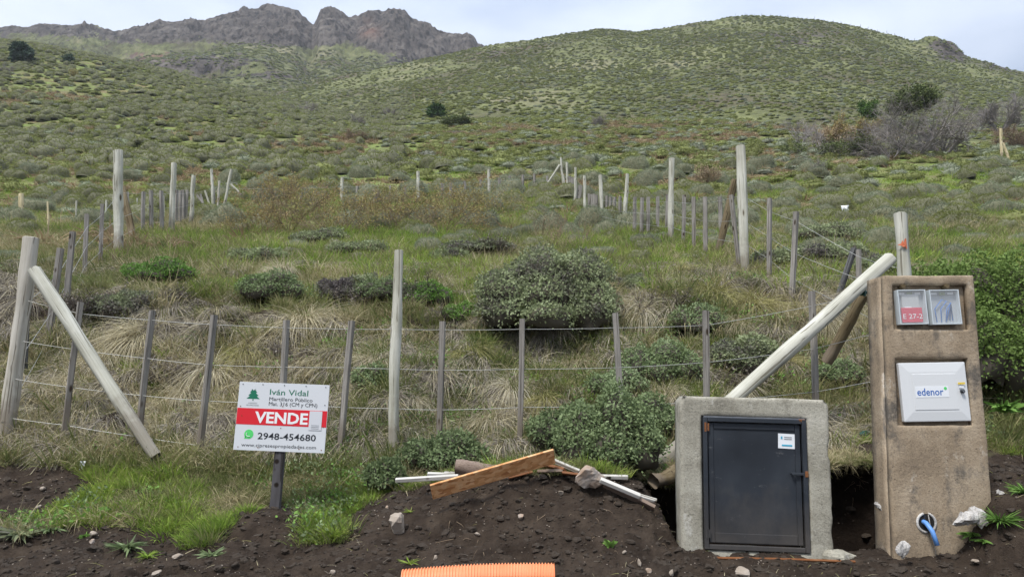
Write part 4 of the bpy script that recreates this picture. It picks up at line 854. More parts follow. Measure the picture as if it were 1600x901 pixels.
lip = mobj('turf_overhang', np_mesh('turf_overhang', np.concatenate([Vt, Vb]), quads=Qs, mats=[mats_ground], smooth=True, attrs={'soil': np.concatenate([np.full(nn_, .5), np.ones(nn_)]), 'damp_shade': np.zeros(2 * nn_)})); tag(lip, 'ragged lip of turf overhanging the dug hollow behind the cabinets', kind='structure')
r_ = np.random.default_rng(9); i_ = r_.integers(0, nn_, 420); i_ = i_[(Vt[i_, 1] < 5.95)]
scatter('lip_grass', Vt[i_], r_.uniform(-.8, .8, len(i_)), r_.uniform(.25, .6, len(i_)), r_.integers(0, 10, len(i_)), tuft_mixed + tuft_dry, 'grass hanging over the lip of the dug hollow', np.stack([r_.uniform(.2, 1.1, len(i_)), r_.normal(0, .2, len(i_))], 1))
# low concrete niche with the black door
YN = 4.72
zn0 = pos(1187, 868, YN).z; nr = empty('door_cabinet', (pos(1187, 868, YN).x - .012, YN, zn0), (0, R(1.6), R(-3)))
tag(nr, 'low grey concrete cabinet with a black metal door standing in a dug hollow', 'utility cabinet')
w0, h0 = .965, pos(1187, 621, YN).z - zn0
dl, dr, dt_, db = -w0 / 2 + .142, w0 / 2 - .148, h0 - .128, .025
xs = lines(-w0 / 2, w0 / 2, .03, (dl, dr)); zs = lines(-.14, h0, .03, (db, dt_))
mk = np.ones((len(zs) - 1, len(xs) - 1), bool); xc = (xs[1:] + xs[:-1]) / 2; zc_ = (zs[1:] + zs[:-1]) / 2
mk[np.ix_((zc_ > db) & (zc_ < dt_), (xc > dl) & (xc < dr))] = False
mk[-1, 0] = mk[-1, -1] = True
def nwarp(P):
    x, z = P[..., 0], P[..., 2]; P = P.copy(); P[..., 0] = x * (1 + .0 * z) + .03 * sstep(h0 - .04, h0, z) * -np.sign(x) * (np.abs(x) > w0 / 2 - .02)
    # broken bits along the right edge
    P[..., 0] -= (x > w0 / 2 - .01) * .05 * np.clip(fbm(z * 6, 0 * z, o=2, seed=5), 0, 1) * (z > .1) * (z < .7)
    return P
cellblock(xs, zs, mk, 0, .2, .016, .005, M['concrete_grey'], 'concrete_surround', nr, nwarp)
MB().box(((dl + dr) / 2, .17, h0 / 2), (dr - dl + .1, .05, h0 - .1)).obj('back_wall', M['concrete_grey'], nr)
def black_metal():
    m, nt, N, L, b = newmat('black_metal'); tc = N.new('ShaderNodeTexCoord'); co = tc.outputs['Object']
    n1 = noise(N, L, 2.2, 4, .5, co); r = ramp(N, [(.010, .013, .018), (.020, .025, .033), (.040, .047, .056)], [.3, .52, .75]); L.new(n1.outputs[0], r.inputs[0])
    n2 = noise(N, L, 9, 8, .8, co, (1, 1, 2.2)); r2 = N.new('ShaderNodeValToRGB'); r2.color_ramp.elements[0].position = .61; r2.color_ramp.elements[1].position = .70; L.new(n2.outputs[0], r2.inputs[0])
    x = N.new('ShaderNodeMixRGB'); L.new(r2.outputs[0], x.inputs[0]); L.new(r.outputs[0], x.inputs[1]); x.inputs[2].default_value = (.11, .11, .11, 1)
    sz_ = N.new('ShaderNodeSeparateXYZ'); L.new(co, sz_.inputs[0]); dn = noise(N, L, 5, 6, .7, co, (1, 1, .6)); da = N.new('ShaderNodeMath'); da.operation = 'MULTIPLY_ADD'; L.new(dn.outputs[0], da.inputs[0]); da.inputs[1].default_value = -.9; L.new(sz_.outputs['Z'], da.inputs[2])
    dr_ = N.new('ShaderNodeMapRange'); dr_.inputs[1].default_value = -.45; dr_.inputs[2].default_value = .0; dr_.inputs[3].default_value = .55; dr_.inputs[4].default_value = 0; L.new(da.outputs[0], dr_.inputs[0])
    x2 = N.new('ShaderNodeMixRGB'); L.new(dr_.outputs[0], x2.inputs[0]); L.new(x.outputs[0], x2.inputs[1]); x2.inputs[2].default_value = (.10, .085, .07, 1); L.new(x2.outputs[0], b.inputs['Base Color'])
    mr = N.new('ShaderNodeMapRange'); mr.inputs['To Min'].default_value = .42; mr.inputs['To Max'].default_value = .7; L.new(n1.outputs[0], mr.inputs[0]); L.new(mr.outputs[0], b.inputs['Roughness']); b.inputs['Specular IOR Level'].default_value = .45
    n3 = noise(N, L, 3, 3, .5, co); bp = N.new('ShaderNodeBump'); bp.inputs['Strength'].default_value = .25; bp.inputs['Distance'].default_value = .02; L.new(n3.outputs[0], bp.inputs['Height']); L.new(bp.outputs[0], b.inputs['Normal']); return m
M['black_metal'] = black_metal()
M['rust'] = surf('rust', [(.10, .035, .015), (.20, .08, .03), (.30, .15, .07)], 20, .9, .4)
M['zinc'] = surf('zinc', [(.08, .09, .10), (.2, .21, .23), (.38, .39, .4)], 14, .5, .2, spec=.5, metal=.5)
M['white_plastic'] = flat('white_plastic', (.68, .69, .69), .35, .5); M['sticker'] = flat('sticker', (.78, .80, .82), .5)
M['sign_white'] = flat('sign_white', (.64, .66, .68), .4, .4); M['red_print'] = flat('red_print', (.66, .018, .03), .45); M['green_print'] = flat('green_print', (.012, .16, .09), .5)
M['dark_print'] = flat('dark_print', (.02, .025, .03), .5); M['grey_print'] = flat('grey_print', (.25, .26, .27), .5); M['green_icon'] = flat('green_icon', (.10, .62, .16), .4)
M['blue_print'] = flat('blue_print', (.02, .12, .42), .5); M['cyan_print'] = flat('cyan_print', (.05, .38, .55), .5); M['white_print'] = flat('white_print', (.82, .82, .82), .4)
M['sign_post'] = wood('sign_post', [(.05, .045, .048), (.075, .07, .072), (.10, .095, .098), (.14, .135, .135)], .8, real=True)
# frame of black angle iron
fw = .028; mb = MB(); yf = .006
for (cx, cz, a, b_) in ((dl + fw / 2 + .004, (db + dt_) / 2, fw, dt_ - db - .012), (dr - fw / 2 - .004, (db + dt_) / 2, fw, dt_ - db - .012)): mb.box((cx, yf, cz), (a, .03, b_), bev=.003)
for cz in (dt_ - fw / 2 - .006, db + fw / 2 + .006): mb.box(((dl + dr) / 2, yf + .001, cz), (dr - dl - 2 * fw - .012, .028, fw), bev=.003)
mb.obj('door_frame', M['black_metal'], nr)
MB().box(((dl + dr) / 2, .0, dt_ - .004), (dr - dl - .02, .006, .012)).obj('frame_edge', M['zinc'], nr)
d0, d1, e0, e1 = dl + fw + .012, dr - fw - .010, db + fw + .014, dt_ - fw - .012
door = MB().box(((d0 + d1) / 2, .026, (e0 + e1) / 2), (d1 - d0, .012, e1 - e0), bev=.003).obj('door', M['black_metal'], nr)
mb = MB()
for cx in (d0 + .018, d1 - .018): mb.box((cx, .0165, (e0 + e1) / 2), (.032, .008, e1 - e0 - .01), bev=.002)
mb.box(((d0 + d1) / 2, .0165, e1 - .022), (d1 - d0 - .074, .008, .034), bev=.002); mb.box(((d0 + d1) / 2, .0165, e0 + .035), (d1 - d0 - .074, .008, .058), bev=.002)
mb.obj('door_rim', M['black_metal'], door)
mb = MB(); hxz = (dr - .03, (e0 + e1) / 2 + .07); mb.box((hxz[0] - .035, -.004, hxz[1]), (.085, .012, .016), bev=.003); mb.tube([(hxz[0] - .07, .02, hxz[1]), (hxz[0] - .07, -.015, hxz[1])], .008, 8); mb.obj('latch', M['black_metal'], door)
MB().box((hxz[0] + .018, -.004, hxz[1]), (.02, .02, .038), bev=.004).obj('latch_bracket', M['rust'], nr)
for zz_ in (e1 - .03, e0 + .06):
    mb = MB(); mb.tube([(dl + .02, -.004, zz_ - .03), (dl + .02, -.004, zz_ + .03)], .009, 8); mb.box((dl + .034, -.002, zz_), (.02, .006, .05)); mb.obj('hinge', M['rust'] if zz_ > .5 else M['black_metal'], nr)
MB().box((dr - .03, -.004, dt_ - .012), (.04, .006, .018), bev=.002).obj('rust_corner', M['rust'], nr)
def sticker(parent, x0, x1, z0, z1, y, mat, name='sticker', th=.0015, rot=0):
    c = math.cos(rot); s = math.sin(rot); return MB().box((0, 0, 0), (x1 - x0, th, z1 - z0)).obj(name, mat, parent, loc=((x0 + x1) / 2, y, (z0 + z1) / 2), rot=(0, rot, 0))
def text(parent, s, x0, x1, zb, cap, y, mat, name='lettering', bold=0.0, th=.0012, shear=0, rot=0):
    cu = bpy.data.curves.new(name, 'FONT'); cu.body = s; cu.size = 1; cu.offset = bold; cu.extrude = .0; cu.shear = shear; cu.resolution_u = 2
    t = bpy.data.objects.new(name, cu); SC.collection.objects.link(t); dg = bpy.context.evaluated_depsgraph_get()
    me = bpy.data.meshes.new_from_object(t.evaluated_get(dg)); bpy.data.objects.remove(t)
    V = np.zeros(len(me.vertices) * 3, np.float32); me.vertices.foreach_get('co', V); V = V.reshape(-1, 3)
    a, b_ = V[:, 0].min(), V[:, 0].max(); sx = (x1 - x0) / (b_ - a); sz = cap / .73
    V2 = np.stack([x0 + (V[:, 0] - a) * sx, np.full(len(V), y), zb + V[:, 1] * sz], 1); me.vertices.foreach_set('co', V2.ravel().astype(np.float32)); me.materials.clear(); me.materials.append(mat); me.update()
    return mobj(name, me, parent)
def poly(parent, pts, y, mat, name, dy=.0012):
    import bmesh
    bm = bmesh.new(); f = bm.faces.new([bm.verts.new((x, y, z)) for x, z in pts]); r = bmesh.ops.extrude_face_region(bm, geom=[f]); bmesh.ops.translate(bm, vec=(0, dy, 0), verts=[v for v in r['geom'] if isinstance(v, bmesh.types.BMVert)])
    bmesh.ops.triangulate(bm, faces=bm.faces); me = bpy.data.meshes.new(name); bm.to_mesh(me); bm.free(); me.materials.append(mat); return mobj(name, me, parent)
def disc(parent, cx, cz, r, y, mat, name, n=28, dy=.0012): return poly(parent, [(cx + r * math.cos(t), cz + r * math.sin(t)) for t in np.linspace(0, 2 * math.pi, n, endpoint=False)], y, mat, name, dy)
st_ = sticker(door, .155, .262, e1 - .155, e1 - .06, .0185, M['sticker'], rot=R(1.5))
poly(st_, [(-.036, .030), (-.026, .030), (-.026, .012), (-.036, .012)], -.0025, M['cyan_print'], 'print'); poly(st_, [(-.030, -.022), (.036, -.022), (.036, -.032), (-.030, -.032)], -.0025, M['cyan_print'], 'print')
for k in range(2): poly(st_, [(-.015, .028 - k * .012), (.034, .028 - k * .012), (.034, .023 - k * .012), (-.015, .023 - k * .012)], -.0025, M['grey_print'], 'print')
# spilled concrete and rusty strip at the foot
def lump(name, c, r, mat, label, cat, seed=1, group=None, rot=(0, 0, 0), rough=.35, nu=22, parent=None, smooth=False, fac=1.6):
    g_ = np.random.default_rng(seed); th = np.linspace(0, 2 * np.pi, nu, endpoint=False); ph = np.linspace(-np.pi / 2, np.pi / 2, 10)
    D = np.array([(0, 0, -1.)] + [(math.cos(p) * math.cos(t), math.cos(p) * math.sin(t), math.sin(p)) for p in ph[1:-1] for t in th] + [(0, 0, 1.)])
    # planes chop the round form into a faceted stone
    rr = np.ones(len(D)) * 1.15
    for k in range(9):
        n_ = g_.normal(size=3); n_ /= np.linalg.norm(n_); h = g_.uniform(.5, .9); dn = D @ n_; rr = np.where(dn > .05, np.minimum(rr, h / np.maximum(dn, .05)), rr)
    rr = rr * (1 + rough * .35 * fbm(D[:, 0] * fac + seed, D[:, 1] * fac, D[:, 2] * fac, o=4, seed=seed))
    V = D * rr[:, None] * np.array(r); nr_ = 8; q = [[1 + i * nu + k, 1 + i * nu + (k + 1) % nu, 1 + (i + 1) * nu + (k + 1) % nu, 1 + (i + 1) * nu + k] for i in range(nr_ - 1) for k in range(nu)]
    e = 1 + (nr_ - 1) * nu; t = [[0, 1 + (k + 1) % nu, 1 + k] for k in range(nu)] + [[e + nu, e + k, e + (k + 1) % nu] for k in range(nu)]
    o = mobj(name, np_mesh(name, V, t, q, [mat], smooth), parent, c, rot)
    if label: tag(o, label, cat, group)
    return o
p = pos(1312, 868, 4.72); lump('concrete_spill', (p.x, p.y, p.z), (.11, .09, .05), M['concrete_grey'], 'lump of spilled grey concrete at the right foot of the black-door cabinet', 'concrete lump', 3)
a, b_ = pos(1115, 871, 4.66), pos(1336, 877, 4.62)
mb = MB(); mb.tube([a, a.lerp(b_, .5) + Vector((0, 0, .004)), b_], .009, 6); o = mb.obj('iron_bar', M['rust']); tag(o, 'thin rusty strip lying along the foot of the black-door cabinet', 'metal strip')

# tall meter pillar
YP = 4.62
pr = empty('meter_pillar', (pos(1465, 866, YP).x, YP, .0)); tag(pr, 'tall brown concrete meter pillar with two meter windows and a white box', 'meter pillar')
def lc(px, py, Y=YP): q_ = pos(px, py, Y); return q_.x - pr.location.x, q_.z
zt = lc(1450, 430)[1]; zb_ = lc(1450, 866)[1]
def pwarp(P):
    f = (P[..., 2] - zb_) / (zt - zb_); P = P.copy()
    xl = lc(1397, 866)[0] * (1 - f) + lc(1381, 430)[0] * f; xr = lc(1558, 866)[0] * (1 - f) + lc(1521, 430)[0] * f
    u = P[..., 0]; P[..., 0] = xl + (xr - xl) * u; P[..., 1] = P[..., 1] + .03 * u * 0; return P
U = lambda px, py: (lc(px, py)[0] - (lc(1397, 866)[0] * (1 - (lc(px, py)[1] - zb_) / (zt - zb_)) + lc(1381, 430)[0] * ((lc(px, py)[1] - zb_) / (zt - zb_)))) / ((lc(1558, 866)[0] - lc(1397, 866)[0]) * (1 - (lc(px, py)[1] - zb_) / (zt - zb_)) + (lc(1521, 430)[0] - lc(1381, 430)[0]) * ((lc(px, py)[1] - zb_) / (zt - zb_)))
wz = lambda py: lc(1450, py)[1]
reca = (U(1396, 480), U(1513, 480), wz(514), wz(445)); recb = (U(1404, 610), U(1516, 610), wz(664), wz(560))
xs = lines(0, 1, .045, (reca[0], reca[1])); zs = lines(zb_ - .2, zt, .032, (reca[2], reca[3], recb[2], recb[3]))
xc = (xs[1:] + xs[:-1]) / 2; zc_ = (zs[1:] + zs[:-1]) / 2; mk = np.ones((len(zs) - 1, len(xs) - 1), bool)
for r4 in (reca, recb): mk[np.ix_((zc_ > r4[2]) & (zc_ < r4[3]), (xc > r4[0]) & (xc < r4[1]))] = False
hx, hz0 = lc(1447, 814)
hu = U(1447, 814)
def pw2(P):
    return pwarp(P)
def bev_u(P): return pwarp(P)
# bevel is measured in u, so keep it in proportion to the width
cellblock(xs, zs, mk, 0, .045, .014, .006, M['concrete_brown'], 'front_face', pr, bev_u, layers=1)
cellblock(xs, zs, np.ones_like(mk), .045, .225, .0, .006, M['concrete_brown'], 'pillar_body', pr, pwarp)
# white box
x0, x1 = lc(1408, 613)[0], lc(1512, 613)[0]; z0, z1 = lc(1460, 658)[1], lc(1460, 566)[1]; cxb, czb = (x0 + x1) / 2, (z0 + z1) / 2; bw, bh = x1 - x0, z1 - z0
bx_ = MB().box((0, 0, 0), (bw, .035, bh), bev=.006).obj('meter_box', M['white_plastic'], pr, loc=(cxb, .012, czb), rot=(0, R(-1.0), 0))
# chamfered lid: sloping border then a raised flat
def lid(parent, w_, h_, i1, y0, y1, mat, name):
    a = [(-w_ / 2, -h_ / 2), (w_ / 2, -h_ / 2), (w_ / 2, h_ / 2), (-w_ / 2, h_ / 2)]; s1 = 1 - 2 * i1 / w_; s2 = 1 - 2 * i1 / h_
    V = [(x, y0, z) for x, z in a] + [(x * s1, y1, z * s2) for x, z in a]; q = [[k, (k + 1) % 4, 4 + (k + 1) % 4, 4 + k] for k in range(4)] + [[4, 5, 6, 7]]
    return mobj(name, np_mesh(name, np.array(V, float), quads=q, mats=[mat]), parent)
ld = lid(bx_, bw * .965, bh * .955, .052, -.0177, -.0225, M['white_plastic'], 'box_lid')
MB().box((0, -.0240, 0), (bw * .955 - .13, .003, bh * .945 - .128), bev=.0015).obj('raised_panel', M['white_plastic'], ld)
s2 = sticker(ld, -.13, .085, -.035, .035, -.0262, M['sticker']); text(s2, 'edenor', -.098, .072, -.022, .048, -.0015, M['blue_print'], bold=.012)
disc(s2, .087, .021, .0095, -.0022, M['green_icon'], 'dot'); 
MB().tube([(.172, -.022, .0), (.172, -.040, .0)], .012, 16).obj('lock', M['dark_print'], ld, True); MB().tube([(.172, -.040, 0), (.172, -.043, 0)], .006, 12).obj('keyhole', M['zinc'], ld)
sticker(ld, .15, .195, .045, .058, -.0285, flat('yellow_sticker', (.75, .55, .08)), 'sticker'); sticker(ld, .155, .185, .022, .034, -.0285, M['sticker'])
# two meter windows
def glassy(name):
    m, nt, N, L, b = newmat(name); b.inputs['Base Color'].default_value = (.9, .92, .92, 1); b.inputs['Roughness'].default_value = .12; b.inputs['Alpha'].default_value = .10; return m
M['clear_cover'] = glassy('clear_cover'); M['meter_grey'] = flat('meter_grey', (.45, .46, .46), .5); M['box_inner'] = flat('box_inner', (.40, .43, .45), .6)
M['meter_red'] = flat('meter_red', (.55, .02, .06), .45); M['wire_blue'] = flat('wire_blue', (.05, .18, .5), .4); M['clear_rim'] = flat('clear_rim', (.55, .6, .62), .3, .5)
for k, (pa, pb) in enumerate(((1402, 1446), (1452, 1498))):
    x0, x1 = lc(pa, 480)[0], lc(pb, 480)[0]; z0, z1 = lc(1450, 507)[1], lc(1450, 453)[1]; w_, h_ = x1 - x0, z1 - z0
    mr_ = MB().box((0, .028, 0), (w_, .02, h_), bev=.004).obj('meter_window', M['box_inner'], pr, loc=((x0 + x1) / 2, -.002, (z0 + z1) / 2), rot=(0, R(-1.0), 0))
    if k == 0: mr_['label'] = 'left meter window with a red-labelled meter inside'
    else: mr_['label'] = 'right meter window, empty but for loose blue wires'
    t_ = .007; mb = MB()
    for sx_ in (-1, 1): mb.box((sx_ * (w_ / 2 - t_ / 2), .0, 0), (t_, .036, h_), bev=.002)
    for sz_ in (-1, 1): mb.box((0, .001, sz_ * (h_ / 2 - t_ / 2)), (w_ - 2 * t_, .034, t_), bev=.002)
    mb.obj('window_rim', M['clear_rim'], mr_)
    if k == 0:
        MB().box((0, .012, .03), (w_ * .62, .016, h_ * .5), bev=.003).obj('meter', M['meter_grey'], mr_); MB().box((0, .009, .045), (w_ * .4, .004, .02)).obj('meter_display', M['dark_print'], mr_)
        MB().box((0, .006, -h_ * .22), (w_ * .74, .012, h_ * .42), bev=.003).obj('meter_label', M['meter_red'], mr_); text(mr_, 'E 27-2', -w_ * .33, w_ * .35, -h_ * .33, .034, -.002, M['white_print'])
        MB().box((-.02, .004, -.01), (.045, .004, .03)).obj('paper_tag', M['sticker'], mr_)
    else:
        mb = MB()
        for j in range(3): mb.tube([(-.05 + .03 * j, .012, -h_ * .42), (-.06 + .04 * j, .006, -.01), (-.01 + .03 * j, .004, .05 - .01 * j), (.05, .008, .03), (.055 - .02 * j, .012, -h_ * .38)], .0035, 6)
        mb.obj('loose_wires', M['wire_blue'], mr_, True)
    for j in (-1, 0, 1): MB().box((j * w_ * .28, .008, h_ * .40), (w_ * .2, .004, .014 if j else .022), bev=.001).obj('cover_tag', M['sticker'] if j else flat('seal_green', (.15, .2, .08)), mr_)
    MB().box((0, -.015, 0), (w_ - 2 * t_, .003, h_ - 2 * t_)).obj('clear_cover', M['clear_cover'], mr_)
for px_ in (1411, 1479):
    x, z = lc(px_, 447); MB().tube([(x, -.01, z), (x, .05, z)], .014, 10).obj('bolt', M['post_brown'], pr)
# conduit mouth with blue pipe
x, z = lc(1447, 816); mb = MB(); th = np.linspace(0, 2 * np.pi, 25)
mb.tube([(x + .058 * math.cos(t), -.004, z + .058 * math.sin(t)) for t in th], .008, 8, False); mb.obj('conduit_rim', M['rubble'], pr, True)
disc(pr, x, z, .056, -.004, flat('hole_dark', (.012, .011, .01), .9), 'conduit_mouth', dy=.003)
bp_ = MB().tube([(x - .02, .03, z + .012), (x - .016, -.03, z + .002), (x - .006, -.07, z - .04), (x + .006, -.09, z - .12)], .0145, 12).obj('water_pipe', flat('blue_pipe', (.12, .28, .62), .4), None, True, loc=pr.location); tag(bp_, 'blue plastic pipe coming out of the hole at the foot of the meter pillar', 'pipe')
# whitish rubble round the pillar
for k, (px, py, Y, r, lb) in enumerate([(1410, 860, 4.5, (.045, .04, .05), 'small chunk of pale mortar at the left front corner of the meter pillar'), (1507, 812, 4.5, (.075, .06, .05), 'crumbly grey mortar heap in front of the meter pillar at right'),
        (1527, 806, 4.52, (.05, .05, .055), 'pale mortar chunk with a dark hole next to the mortar heap'), (1561, 774, 4.68, (.045, .05, .035), 'white mortar lump at the right side of the meter pillar'), (1374, 790, 4.8, (.02, .05, .05), 'mortar crust low on the left side of the meter pillar'), (1376, 740, 4.82, (.018, .05, .06), 'mortar crust higher on the left side of the meter pillar')]):
    p = pos(px, py, Y); lump('mortar_chunk', p, r, M['rubble'], lb, 'mortar', 20 + k, 'mortar chunks round the pillar', rough=1.3, fac=3)

# ------------------------------------------------------------------ sale sign
YS = 5.2; f0 = pos(428, 800, YS); pc = pos(437, 651.5, YS - .03)
ang = math.atan2(pos(448, 500, YS).x - f0.x, pos(448, 500, YS).z - f0.z)
ang = math.atan2(pc.x + .01 - f0.x, pc.z - f0.z)
sg = empty('sale_sign', f0, (0, ang, 0)); tag(sg, 'white and red VENDE property sign on a dark wooden post by the roadside', 'sign')
dist = (pc - f0).length; pw = (pos(511, 601, YS) - pos(371, 596, YS)).length; ph = (pos(362, 702, YS) - pos(371, 596, YS)).length
MB().box((0, .02, (dist - ph * .2) / 2), (.068, .05, dist + ph * .4 + .12), bev=.004).obj('post', M['sign_post'], sg)
pn_ = MB().box((0, 0, 0), (pw, .006, ph), bev=.001).obj('panel', M['sign_white'], sg, loc=(0, -.012, dist))
ux = lambda u: (u - .5) * pw
vz = lambda v: (.5 - v) * ph
yp = -.0042
poly(pn_, [(ux(.003), vz(.625)), (ux(.997), vz(.625)), (ux(.997), vz(.385)), (ux(.003), vz(.385))], yp, M['red_print'], 'red_band')
text(pn_, 'Iván Vidal', ux(.345), ux(.77), vz(.175), .088 * ph, yp, M['green_print'], bold=.004)
text(pn_, 'Martillero Público', ux(.345), ux(.825), vz(.262), .055 * ph, yp, M['dark_print'], bold=.001); text(pn_, 'Mat. 316 (CM y CPN)', ux(.345), ux(.882), vz(.335), .058 * ph, yp, M['dark_print'], bold=.001)
text(pn_, 'VENDE', ux(.205), ux(.79), vz(.590), .165 * ph, yp - .0013, M['white_print'], bold=.03)
text(pn_, '2948-454680', ux(.255), ux(.895), vz(.83), .098 * ph, yp, M['dark_print'], bold=.014); text(pn_, 'www.cipresespropiedades.com', ux(.085), ux(.905), vz(.945), .052 * ph, yp, M['dark_print'])
disc(pn_, ux(.155), vz(.765), .050 * pw, yp, M['green_icon'], 'icon'); poly(pn_, [(ux(.108), vz(.835)), (ux(.135), vz(.83)), (ux(.118), vz(.79))], yp, M['green_icon'], 'icon')
mb = MB(); c = (ux(.155), vz(.765)); r = .026 * pw; mb.tube([(c[0] + r * math.cos(t), yp - .0018, c[1] + r * math.sin(t)) for t in np.linspace(R(150), R(300), 8)], [.004, .003, .002, .002, .002, .002, .003, .004], 6); mb.obj('icon', M['white_print'], pn_)
T = []; 
def tree_poly(cx, w_, z0, z1, tiers=4):
    L_ = []; Rr = []
    for k in range(tiers):
        f0_ = 1 - k / tiers; f1 = 1 - (k + .95) / tiers; za = z0 + (z1 - z0) * k / tiers; zb2 = z0 + (z1 - z0) * (k + .85) / tiers
        L_ += [(cx - w_ / 2 * (f0_ + .12), za), (cx - w_ / 2 * f1 * .75, zb2)]; Rr += [(cx + w_ / 2 * (f0_ + .12), za), (cx + w_ / 2 * f1 * .75, zb2)]
    return L_ + [(cx, z1)] + Rr[::-1]
poly(pn_, tree_poly(ux(.165), .13 * pw, vz(.245), vz(.055)), yp, M['green_print'], 'tree_emblem')
poly(pn_, [(ux(.165), vz(.045)), (ux(.195), vz(.115)), (ux(.18), vz(.10)), (ux(.165), vz(.125)), (ux(.15), vz(.10)), (ux(.135), vz(.115))], yp - .0013, M['sign_white'], 'emblem_snow')
poly(pn_, [(ux(.160), vz(.275)), (ux(.170), vz(.275)), (ux(.170), vz(.245)), (ux(.160), vz(.245))], yp, M['green_print'], 'tree_emblem')
text(pn_, 'CIPRESES', ux(.115), ux(.215), vz(.318), .02 * ph, yp, M['grey_print']); text(pn_, 'PROPIEDADES', ux(.098), ux(.235), vz(.350), .02 * ph, yp, M['grey_print'])
qs = sticker(pn_, ux(.805), ux(.945), vz(.672), vz(.392), yp - .0015, flat('sticker_pale', (.62, .63, .66)), 'code_sticker'); 
for k in range(3): poly(qs, [(-.028, -.032 - k * .011), (.028, -.032 - k * .011), (.028, -.036 - k * .011), (-.028, -.036 - k * .011)], -.0016, M['grey_print'], 'print')
for u, v in ((.04, .035), (.26, .03), (.5, .03), (.74, .03), (.96, .035), (.05, .955), (.27, .955), (.72, .955), (.965, .955), (.5, .66), (.965, .30), (.5, .34), (.035, .36), (.06, .50), (.965, .62)): disc(pn_, ux(u), vz(v), .0038, yp - .0016, M['rust'] if v > .3 else M['dark_print'], 'screw', 8, .002)

# ------------------------------------------------------------------ corrugated pipe, boards, stones
M['pipe_orange'] = surf('pipe_orange', [(.62, .20, .07), (.72, .26, .11), (.80, .33, .16)], 5, .45, .1, spec=.4)
A, B = pos(630, 914, 4.05), pos(866, 904, 4.05); ax = B - A; n = 49 * 6; P = []; rr = []
for k in range(n + 1):
    f = k / n; q_ = A.lerp(B, f); q_.z += .012 * math.sin(math.pi * f) ; P.append(q_ - A); ph_ = (k % 6); rr.append(.084 if ph_ in (0, 1, 2) else .0765)
mb = MB(); mb.tube(P, rr, 28, False); mb.tube([p_ * 1 for p_ in P[::6]], .070, 24, True)
o = mb.obj('corrugated_pipe', M['pipe_orange'], None, False, loc=A); tag(o, 'orange corrugated plastic pipe lying in front of the dark soil mound', 'pipe')
def osb():
    m, nt, N, L, b = newmat('osb'); tc = N.new('ShaderNodeTexCoord'); co = tc.outputs['Object']; vo = N.new('ShaderNodeTexVoronoi'); mp = N.new('ShaderNodeMapping'); mp.inputs['Scale'].default_value = (26, 60, 60); L.new(co, mp.inputs[0]); L.new(mp.outputs[0], vo.inputs['Vector']); vo.inputs['Scale'].default_value = 1
    sp = N.new('ShaderNodeSeparateColor'); L.new(vo.outputs['Color'], sp.inputs[0]); r = ramp(N, [(.36, .15, .05), (.50, .24, .09), (.62, .33, .14), (.68, .42, .22)]); L.new(sp.outputs[0], r.inputs[0])
    n2 = noise(N, L, 14, 5, .7, co); r2 = ramp(N, [(.45, .45, .45), (1, 1, 1), (1.1, 1.1, 1.1)], [.3, .42, .7]); L.new(n2.outputs[0], r2.inputs[0]); x = N.new('ShaderNodeMixRGB'); x.blend_type = 'MULTIPLY'; x.inputs[0].default_value = .8
    L.new(r.outputs[0], x.inputs[1]); L.new(r2.outputs[0], x.inputs[2]); L.new(x.outputs[0], b.inputs['Base Color']); b.inputs['Roughness'].default_value = .85; return m
M['osb'] = osb()
def board(name, p, q_, w_, th, mat, label, cat='board', roll=0, group=None):
    d = q_ - p; me = MB().box((0, 0, 0), (d.length, w_, th), bev=min(.004, th / 3)).mesh(name, mat); o = mobj(name, me, None, (p + q_) / 2)
    o.rotation_mode = 'QUATERNION'; o.rotation_quaternion = d.to_track_quat('X', 'Z') @ Quaternion((1, 0, 0), roll); return tag(o, label, cat, group)
M['slat_pale'] = wood('slat_pale', [(.34, .31, .26), (.48, .46, .41), (.58, .56, .52), (.66, .65, .6)], .6, axis='X', real=True); M['slat_weather'] = wood('slat_weather', [(.10, .07, .05), (.18, .13, .10), (.26, .20, .16), (.34, .28, .23)], .6, axis='X', real=True); M['board_red'] = wood('board_red', [(.14, .06, .03), (.22, .10, .05), (.30, .15, .08), (.36, .2, .12)], .6, axis='X', real=True)
board('osb_strip', pos(674, 768, 4.86), pos(866, 712, 5.02), .115, .018, M['osb'], 'long orange strand-board strip lying slanted on top of the dark soil mound', roll=R(-62))
G = 'scrap wood on the soil mound'
def log(name, p, q_, r0, r1, mat, label, seed=3):
    o = mobj(name, post_mesh(seed, mat=mat), None, p); d = q_ - p; o.rotation_mode = 'QUATERNION'; o.rotation_quaternion = d.to_track_quat('Z', 'Y'); o.scale = (r0, r0, d.length); return tag(o, label, 'log', G)
log('log', pos(712, 728, 5.22), pos(802, 737, 5.22), .052, .05, M['slat_weather'], 'thick grey split log behind the left part of the orange strip')
log('log', pos(1022, 752, 5.35), pos(1062, 733, 5.5), .05, .05, M['post_brown'], 'dark stub of log lying in the hollow left of the black-door cabinet', 4)
log('log', pos(846, 731, 5.25), pos(784, 745, 5.2), .03, .03, M['slat_weather'], 'short thin log half under the right end of the orange strip', 6)
board('slat', pos(618, 750, 5.1), pos(716, 744, 5.1), .03, .028, M['slat_pale'], 'longest pale slat sticking out left of the orange strip', roll=.3, group=G)
board('slat', pos(668, 740, 5.2), pos(735, 742, 5.2), .03, .022, M['slat_pale'], 'pale slat lying just above the longest one left of the strip', roll=.3, group=G)
board('slat', pos(694, 738, 5.26), pos(738, 741, 5.26), .026, .02, M['slat_pale'], 'short pale slat, topmost of the three at the left', roll=.3, group=G)
board('slat', pos(862, 718, 5.12), pos(905, 736, 5.1), .03, .026, M['slat_pale'], 'whitish slat running from the strip end down to the brown stone', roll=.3, group=G)
